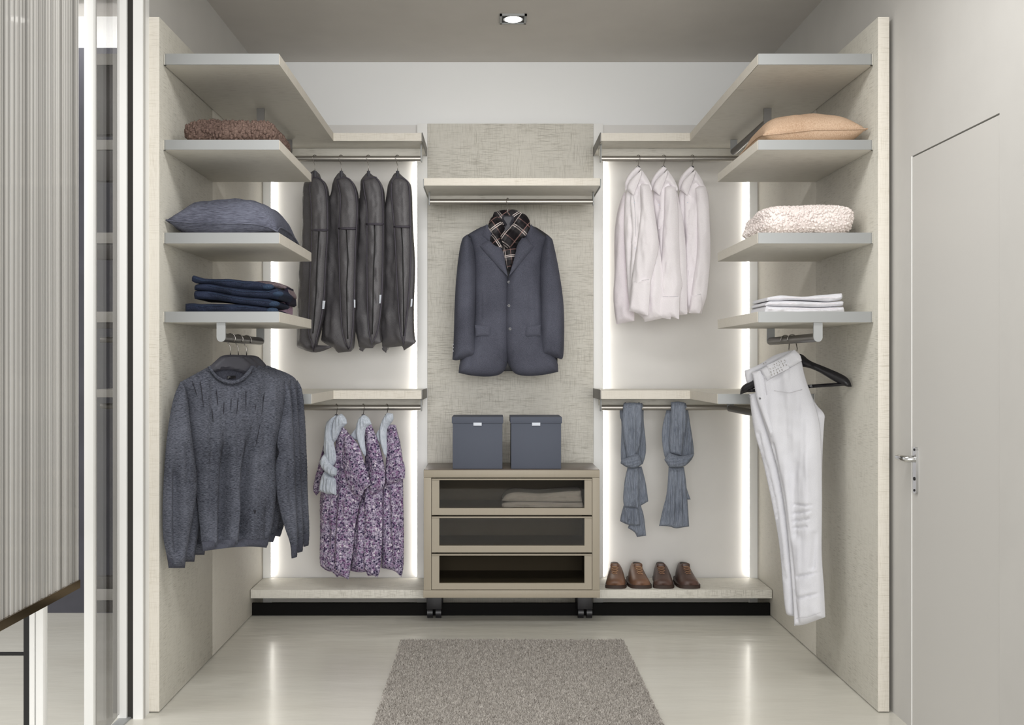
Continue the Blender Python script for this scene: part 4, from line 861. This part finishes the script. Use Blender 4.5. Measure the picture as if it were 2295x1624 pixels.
pa = tr.part('waist_patch', puff(T4((392, 392), (558, 322), (596, 420), (432, 502)), pT, .003, .002, .004, 4, (0, .1, .1), off=.063, soft=0), 'trousers', label='white stitched waist patch with grey print')
def dots(quad, rows, n, off):
    V = ([], []); q = [np.array(p) for p in quad]; rg = random.Random(11)
    for r in range(rows):
        for k in range(n):
            u, v = (k+.7)/(n+.4), (r+.8)/(rows+.6)
            if r == 0 and k < 2 or r == rows-1 and k > n-3: continue
            p = (q[0]*(1-u)+q[1]*u)*(1-v)+(q[3]*(1-u)+q[2]*u)*v
            for e in range(2):
                a = (p[0]+rg.uniform(-1.6, 1.2), p[1]+rg.uniform(-2.2, -.4)); b = (a[0]+rg.uniform(-.6, 2.2), a[1]+rg.uniform(1.6, 4.2))
                V = join(V, tube([pT.at(a[0], a[1], off), pT.at(b[0], b[1], off)], .0007, 4))
    return V
tr.part('patch_print', dots(T4((392, 392), (558, 322), (596, 420), (432, 502)), 4, 7, .0665), 'patch_ink', pa, label='small grey print', smooth=False)
tr.part('waist_print', dots(T4((300, 396), (445, 328), (450, 350), (310, 415)), 1, 6, .012), 'patch_ink', smooth=False)
for ln in (T4((268, 470), (288, 560), (300, 660), (345, 800), (420, 1000), (500, 1250)), T4((345, 440), (372, 505), (392, 640), (405, 780), (462, 1000), (480, 1060)), T4((372, 505), (400, 530), (560, 442), (706, 354)), T4((460, 620), (600, 640), (735, 605)), T4((660, 2660), (760, 2650), (900, 2600)), T4((640, 2400), (668, 2500), (690, 2700))):
    pts = resample(ln+ln[::-1], 6); pts = pts[:len(pts)//2]
    tr.part('seam', tube([pT.at(p[0], p[1], max(height(TF, p[0], p[1]), .0)+.0008 if i > 9 else max(height(TF, p[0], p[1])+.0008, .060)) for i, p in enumerate(pts)], .0009, 5), 'seam_grey', angle=180)
for x, y in ((333, 690), (238, 668)):
    p = T4((x, y))[0]; tr.part('rivet', disc(pT.at(p[0], p[1], .060 if x > 300 else .02), (-.3, -1, 0), .0042, .004, 12), 'button')
hb = Thing('clothes_hanger', 'wide black wooden hanger carrying the white trousers', 'hanger', (xt, yt, 1.1))
hb.part('arms', puff(T4((155, 655), (158, 600), (195, 560), (270, 525), (420, 430), (655, 285), (715, 295), (770, 352), (900, 402), (1080, 478), (1135, 525), (1153, 585), (1112, 587), (1000, 540), (830, 432), (700, 400), (600, 420), (400, 530), (285, 595), (222, 632)), pT, .016, .014, .016, 4, (0, .1, .1), off=-.008), 'black')
hb.part('bar', puff(T4((215, 610), (280, 606), (780, 565), (1110, 545), (1110, 575), (780, 597), (280, 634), (220, 634)), pT, .008, .008, .008, 4, (0, .1, .1), off=-.004), 'black')
def hook_y(t, x, y, ztip, dxy=(.012, -.02)):
    zc_ = zr(.094); R = .0185; pts = []
    for k in range(11):
        a = math.radians(200-k*20); pts.append((x+R*math.cos(a), y, zc_+R*math.sin(a)))
    pts = pts[::-1] if False else pts
    pts += [(x+R*.8, y, zc_-.014), (x+.004+dxy[0], y+dxy[1]*.5, zc_-.034), (x+dxy[0], y+dxy[1], ztip)]
    t.part('hook', tube(pts, .002, 7), 'wire', angle=180)
hook_y(hb, 1.142, 3.90, EYE+(VY-786)/585.0)
h2 = Thing('clothes_hanger', 'second wire-hooked hanger hidden behind the white trousers on the short rail', 'hanger', (1.142, 4.0, 1.15))
hook_y(h2, 1.142, 3.99, EYE+(VY-790)/575.0, (.008, -.01))
h2.part('clip_bar', tube([(1.125, 3.996, 1.222), (1.15, 3.98, 1.226), (1.175, 3.968, 1.222)], .006, 8), 'black')

# ================================================================ folded things on the shelves
def superbox(x0, x1, y0, y1, z0, z1, ex=.35, ez=.5, nu=36, nv=14, f=None):
    """rounded folded-cloth block with a flat base; f(p, nrm) -> offset"""
    V, F = [], []; cx, cy = (x0+x1)/2, (y0+y1)/2; a, b = (x1-x0)/2, (y1-y0)/2; c = (z1-z0)/2; zc = (z0+z1)/2
    sg = lambda v, e: math.copysign(abs(v)**e, v)
    for j in range(nv+1):
        p = -math.pi/2+math.pi*j/nv
        for i in range(nu):
            t = 2*math.pi*i/nu
            q = Vector((cx+a*sg(math.cos(p), ez)*sg(math.cos(t), ex), cy+b*sg(math.cos(p), ez)*sg(math.sin(t), ex), zc+c*sg(math.sin(p), ez)))
            if f: q = f(q)
            V.append((q.x, q.y, max(q.z, z0)))
    for j in range(nv):
        for i in range(nu): F.append((j*nu+i, j*nu+(i+1) % nu, (j+1)*nu+(i+1) % nu, (j+1)*nu+i))
    return V, F
def nz(q, s, a, sd=0.0): return a*mnoise.noise(Vector((q.x*s+sd, q.y*s, q.z*s)))
def tufts(vf, n, size, seed, up=None):
    """small lumps of yarn spread over a surface"""
    V, F = vf; rng = np.random.RandomState(seed); Va = np.array(V); tri = []
    for f in F: tri.append((f[0], f[1], f[2])); 
    for f in F:
        if len(f) > 3: tri.append((f[0], f[2], f[3]))
    T = np.array(tri); A_, B_, C_ = Va[T[:, 0]], Va[T[:, 1]], Va[T[:, 2]]; nr = np.cross(B_-A_, C_-A_); ar = np.linalg.norm(nr, axis=1)+1e-12
    k = rng.choice(len(T), n, p=ar/ar.sum()); u = rng.uniform(0, 1, (n, 2)); m = u.sum(1) > 1; u[m] = 1-u[m]
    Pp = A_[k]+(B_-A_)[k]*u[:, :1]+(C_-A_)[k]*u[:, 1:]; N = nr[k]/ar[k][:, None]
    base = ico((0, 0, 0), (1, 1, 1)); bv, bf = np.array(base[0]), base[1]; oV, oF = [], []
    for i in range(n):
        sc_ = np.array(size)*rng.uniform(.7, 1.3); o = len(oV)
        for q in bv*sc_: oV.append(tuple(Pp[i]+q+N[i]*size[0]*.15*0))
        oF += [tuple(z+o for z in g) for g in bf]
    return oV, oF
z2, z3, z4 = zr(.7835), zr(.4595), zr(.184)
# brown throw
def fb(q): return Vector((q.x+nz(q, 14, .010), q.y, q.z+nz(q, 9, .012)-max(0, q.x+.80)*.25))
V1 = superbox(-1.092, -.772, 3.62, 3.98, z2+.0005, z2+.080, .25, .5, 44, 12, fb)
t = Thing('throw', 'folded chunky brown knitted throw on the side shelf', 'throw', (-.93, 3.8, z2))
t.part('folded_body', V1, 'brown_wool', angle=180)
def knit(vf, x0, x1, y0, z0, z1):
    oV, oF = [], []
    b = ico((0, 0, 0), (1, 1, 1)); bv, bf = np.array(b[0]), b[1]; rng = np.random.RandomState(2)
    return tufts(vf, 1900, (.0058, .0058, .0105), 3)
t.part('knit_stitches', knit(V1, 0, 0, 0, 0, 0), 'brown_wool', kind='stuff', angle=180)
# cream throw
def fcr(q):
    cre = -.012*math.exp(-((q.z-z3-.045)/.008)**2)
    return Vector((q.x+nz(q, 13, .014)+(.012 if q.z < z3+.045 and q.x < 1.05 else 0)*-1, q.y-cre, q.z+nz(q, 10, .010)))
V2 = superbox(.972, 1.298, 3.62, 3.97, z3+.0005, z3+.112, .35, .55, 44, 14, fcr)
t = Thing('throw', 'fluffy cream boucle throw folded on the side shelf above the white trousers', 'throw', (1.13, 3.8, z3))
t.part('folded_body', V2, 'cream_wool', angle=180)
t.part('boucle_loops', tufts(V2, 3600, (.0052, .0052, .0052), 4), 'cream_wool', kind='stuff', angle=180)
# cushions
def pillow(x0, x1, y0, y1, zb, zt, zc, pinch=.06, n=28, sag=None, wr=.006):
    V, F = [], []
    idx = {}
    for side in (1, 0):
        for i in range(n+1):
            for j in range(n+1):
                u, v = -1+2*i/n, -1+2*j/n
                if side == 0 and (i in (0, n) or j in (0, n)): idx[(0, i, j)] = idx[(1, i, j)]; continue
                f = max(0, (1-u**4)*(1-v**4))**.55*(1-.28*(u*u+v*v)*.5)
                px, py = u*(1-pinch*(1-v*v)), v*(1-pinch*(1-u*u))
                x = (x0+x1)/2+px*(x1-x0)/2; y = (y0+y1)/2+py*(y1-y0)/2; q = Vector((x, y, zc))
                edge = min(1, 3*(1-max(abs(u), abs(v))))
                z = zc+(zt-zc)*f + nz(q, 22, wr)*edge if side else max(zb, zc-(zc-zb)*1.35*f)
                if sag: z += sag(u, v)
                z = max(z, zb)
                idx[(side, i, j)] = len(V); V.append((x, y, z))
    for side in (1, 0):
        for i in range(n):
            for j in range(n):
                q = (idx[(side, i, j)], idx[(side, i+1, j)], idx[(side, i+1, j+1)], idx[(side, i, j+1)]); F.append(q if side else q[::-1])
    return V, F
t = Thing('cushion', 'peach linen cushion lying on the upper side shelf', 'cushion', (1.13, 3.8, z2))
pv = pillow(.955, 1.318, 3.60, 3.95, z2+.0005, z2+.122, z2+.042, .07, 28, lambda u, v: -.022*max(0, -u)*abs(v)**2)
t.part('cover', pv, 'peach', angle=180)
n = 28; per = [(i, 0) for i in range(n)]+[(n, j) for j in range(n)]+[(i, n) for i in range(n, 0, -1)]+[(0, j) for j in range(n, 0, -1)]
t.part('seam', tube([pv[0][i*(n+1)+j] for i, j in per]+[pv[0][0]], .0028, 6), 'peach', angle=180)
t = Thing('cushion', 'blue-grey linen cushion lying on the side shelf above the jeans', 'cushion', (-.95, 3.8, z3))
pv = pillow(-1.142, -.752, 3.60, 4.0, z3+.0005, z3+.142, z3+.036, .05, 28, lambda u, v: (.010*max(0, -u)**3 - .03*max(0, u)**4)*abs(v)**3, .010)
t.part('cover', pv, 'cushion', angle=180)
t.part('seam', tube([pv[0][i*(n+1)+j] for i, j in per]+[pv[0][0]], .0030, 6), 'cushion', angle=180)
# folded jeans
JJ = K(340, 440, 4.7775); sJ = 630.0; pj = Plane(0, FOC/sJ, 0)
dn = 1.0
for poly, mat, lab in (
  (((360, 1240), (362, 1150), (440, 1140), (540, 1155), (620, 1148), (760, 1150), (960, 1155), (1150, 1178), (1270, 1195), (1335, 1222), (1330, 1244)), 'denim', 'folded dark jeans at the bottom of the jeans pile, flat on the shelf'),
  (((505, 1150), (500, 1108), (600, 1096), (720, 1108), (960, 1150), (1150, 1170), (1290, 1192), (1340, 1160), (1310, 1105), (1200, 1090), (960, 1072), (700, 1024), (600, 1010), (465, 1010), (448, 1040), (460, 1095), (500, 1106)), 'denim', None),
  (((450, 1040), (465, 1010), (600, 1010), (700, 1025), (960, 1075), (1200, 1090), (1310, 1108), (1352, 1150), (1300, 1192), (1150, 1172), (960, 1152), (720, 1112), (600, 1100), (460, 1096)), 'denim', 'folded dark jeans third from the top of the jeans pile'),
  (((455, 965), (480, 938), (600, 930), (720, 950), (960, 990), (1220, 1005), (1340, 985), (1392, 1040), (1352, 1102), (1200, 1088), (960, 1073), (700, 1022), (600, 1008), (460, 1002)), 'denim', 'folded dark jeans second from the top of the jeans pile'),
  (((430, 905), (430, 860), (450, 845), (540, 880), (740, 885), (830, 880), (1000, 905), (1090, 905), (1225, 932), (1290, 965), (1220, 1008), (960, 990), (700, 948), (600, 928), (470, 932)), 'denim', 'folded dark jeans on top of the jeans pile')):
    if lab is None: continue
    px = JJ(*poly); bb = pj.at(sum(p[0] for p in px)/len(px), max(p[1] for p in px))
    t = Thing('folded_jeans', lab, 'jeans', (bb.x, bb.y+.1, bb.z), 'folded jeans')
    t.part('fabric', puff(px, pj, .016, .016, .014, 3.5, (.004, .05, .10), [], depth=.22), mat, angle=180)
    ys = [p[1] for p in px]; xl = min(p[0] for p in px); mid = sorted(px, key=lambda p: p[0])
    top = [p for p in px[2:8]]
    t.part('side_seam', tube([pj.at(a[0], a[1]+4.5+.5*math.sin(a[0]), .0165) for a in resample(top+top[::-1], 6)[:max(3, len(resample(top+top[::-1], 6))//2)]], .0011, 5), 'denim_mid', angle=180)
    fx_ = max(p[0] for p in px); ym = sum(p[1] for p in px if p[0] > fx_-20)/max(1, len([p for p in px if p[0] > fx_-20]))
    t.part('turned_hem', ico(tuple(pj.at(fx_-9, ym, .006)), (.022, .016, .011), 2), 'denim_mid', angle=180)
pj2 = Plane(0, 3.86, 0)
for poly, mat, lab in ((((1320, 1260), (1345, 1150), (1400, 1108), (1440, 1150), (1447, 1200), (1440, 1262)), 'mauve', 'small folded mauve garment beside the jeans pile'),
                       (((1385, 1110), (1390, 1020), (1450, 968), (1480, 1080), (1486, 1150), (1460, 1168), (1440, 1150)), 'navy', 'folded near-black garment tucked behind the jeans pile'),
                       (((1100, 910), (1180, 900), (1330, 915), (1430, 950), (1492, 1050), (1482, 1078), (1450, 985), (1340, 985), (1200, 965)), 'taupe', 'folded taupe garment lying over the back of the jeans pile')):
    px = JJ(*poly); bb = pj2.at(sum(p[0] for p in px)/len(px), max(p[1] for p in px))
    t = Thing('folded_garment', lab, 'garment', (bb.x, bb.y, bb.z), 'clothes folded behind the jeans')
    t.part('fabric', puff(px, pj2, .02, .02, .02, 3.5, (.005, .08, .08), depth=.12), mat, angle=180)
# folded white trousers on the right shelf
W5 = K(1640, 430, 5.075); pw = Plane(0, FOC/630.0, 0)
def stack_white(polys, pl, mat, depth, labs, group):
    for poly, lab in zip(polys, labs):
        bb = pl.at(sum(p[0] for p in poly)/len(poly), max(p[1] for p in poly))
        t = Thing('folded_trousers', lab, 'trousers', (bb.x, bb.y, bb.z), group)
        t.part('fabric', puff(poly, pl, .014, .014, .012, 2.6, (.006, .05, .14), depth=depth), mat, angle=180)
        top = sorted(poly, key=lambda p: p[0]); xa_, xb_ = top[0][0], top[-1][0]; ym = sum(p[1] for p in poly)/len(poly)
        t.part('fold_line', tube([pl.at(xa_+8+(xb_-xa_-16)*q/8, ym+1.2*math.sin(q*1.7), .0142) for q in range(9)], .0008, 5), 'shirt_in', angle=180)
stack_white([W5((375, 1385), (378, 1330), (395, 1297), (480, 1302), (700, 1307), (950, 1317), (1220, 1306), (1268, 1305), (1282, 1340), (1278, 1385)),
             W5((378, 1290), (410, 1242), (480, 1240), (640, 1236), (940, 1247), (1100, 1256), (1250, 1236), (1272, 1250), (1266, 1287), (1220, 1302), (950, 1312), (700, 1303), (480, 1300)),
             W5((398, 1240), (408, 1200), (540, 1173), (640, 1180), (820, 1195), (960, 1175), (1060, 1170), (1150, 1160), (1250, 1153), (1262, 1180), (1256, 1215), (1220, 1232), (1100, 1250), (940, 1238), (800, 1232), (640, 1227), (540, 1240), (430, 1236))],
            pw, 'trousers', .2, ['folded white trousers at the bottom of the pile on the side shelf', 'folded white trousers in the middle of the pile on the side shelf', 'folded white trousers on top of the pile on the side shelf'], 'folded white trousers')
D3 = K(940, 900, 3.124); pd = Plane(0, YC+.055, 0)
stack_white([D3((580, 760), (576, 715), (620, 700), (800, 700), (1000, 705), (1140, 705), (1152, 735), (1148, 760)), D3((578, 690), (602, 650), (660, 632), (720, 633), (850, 645), (1000, 628), (1130, 622), (1136, 680), (1140, 700), (1000, 703), (800, 697), (620, 698))],
            pd, 'trousers', .15, ['folded pale trousers at the bottom inside the top glass drawer', 'folded pale trousers lying on another pair inside the top glass drawer'], 'trousers in the drawer')

# ================================================================ shoes
def shoe(px, rot, mat, lace, lab, flip):
    x = (px-VX)/468.0; y0 = 4.893; zb = .133; t = Thing('shoe', lab, 'shoe', (x, y0+.12, zb), 'brown leather shoes')
    L = .235; r = math.radians(rot); cx_, cy_ = x, y0+L*.5
    def tf(a, b, c):
        b -= L*.5; return (cx_+a*math.cos(r)-b*math.sin(r), cy_+a*math.sin(r)+b*math.cos(r), zb+c)
    ts = [0, .015, .05, .11, .2, .32, .45, .58, .70, .82, .92, .98, 1.0]
    hw = [.003, .026, .040, .0455, .0475, .047, .045, .043, .041, .039, .035, .024, .010]
    ht = [.016, .030, .040, .046, .051, .060, .073, .083, .088, .086, .086, .085, .081]
    V, F = [], []; n = 18
    for a, wd, hh in zip(ts, hw, ht):
        sh = .006*math.sin(a*3)*flip; g = min(1, max(0, (a-.12)/.4))
        for k in range(n):
            an = math.pi*k/(n-1); c, sn = math.cos(an), math.sin(an)
            x = math.copysign(abs(c)**(.75-.35*g), c)*(1-(.12+.22*g)*abs(sn))
            V.append(tf(sh+wd*x, a*L, .014+(hh-.014)*abs(sn)**(.75-.15*g)))
    m = len(ts)
    for i in range(m-1):
        for k in range(n-1): F.append((i*n+k, i*n+k+1, (i+1)*n+k+1, (i+1)*n+k))
    F.append(tuple(range(n))); F.append(tuple((m-1)*n+k for k in range(n-1, -1, -1)))
    t.part('upper', (V, F), mat, angle=180)
    ring = [(.006*math.sin(a*3)*flip+wd*1.05+.003, a*L-.003*(1-2*a)) for a, wd in zip(ts, hw)]; ring2 = [(.012*math.sin(a*3)*flip-(wd*1.05+.003), a*L-.003*(1-2*a)) for a, wd in zip(ts, hw)][::-1]
    poly = [tf(a, b, 0)[:2] for a, b in ring+ring2]
    so = prism(poly, zb+.0005, zb+.016); t.part('sole', so, 'sole')
    he = [tf(a, b, 0)[:2] for a, b in ((-.03, .17), (.03, .17), (.034, .225), (.02, .237), (-.02, .237), (-.034, .225))]
    tg = t.part('tongue', superbox(-.021, .021, .128, .146, .070, .097, .7, .6, 18, 8), mat, angle=180)
    tg.data.transform(__import__('mathutils').Matrix.Identity(4))
    for v in tg.data.vertices: q = v.co + t.L; q2 = tf(q.x, q.y, q.z); v.co = Vector(q2)-t.L
    t.part('opening', puff_free([tf(.019*math.cos(a), .182+.030*math.sin(a), .0875) for a in np.linspace(0, 2*math.pi, 18)[:-1]]), 'shoe_in')
    for k in range(5):
        b = .070+k*.0135; hh = float(np.interp(b/L, ts, ht)); wd = .013+.0015*k
        pts = [tf(-wd, b+.003*(-1)**k, hh-.004), tf(-wd*.5, b, hh+.0015), tf(0, b-.001, hh+.003), tf(wd*.5, b, hh+.0015), tf(wd, b-.003*(-1)**k, hh-.004)]
        t.part('lace', tube(pts, .0028, 6), lace, angle=180)
def puff_free(ring):
    c = np.mean(np.array(ring), 0); V = list(ring)+[(c[0], c[1], c[2]-.002)]; n = len(ring)
    V += [(p[0], p[1], p[2]-.012) for p in ring]
    return V, [(i, (i+1) % n, n) for i in range(n)]+[((i+1) % n, i, n+1+i, n+1+(i+1) % n) for i in range(n)]
shoe(1383, -6, 'shoe_tan', 'lace', 'tan brown leather lace-up shoe next to the drawer chest', 1)
shoe(1438, 0, 'shoe_tan', 'lace', 'tan brown leather lace-up shoe, second from the drawer chest', -1)
shoe(1489.5, -5, 'shoe_dark', 'lace_dark', 'dark brown leather lace-up shoe, third from the drawer chest', 1)
shoe(1547, 0, 'shoe_dark', 'lace_dark', 'dark brown leather lace-up shoe furthest from the drawer chest', -1)
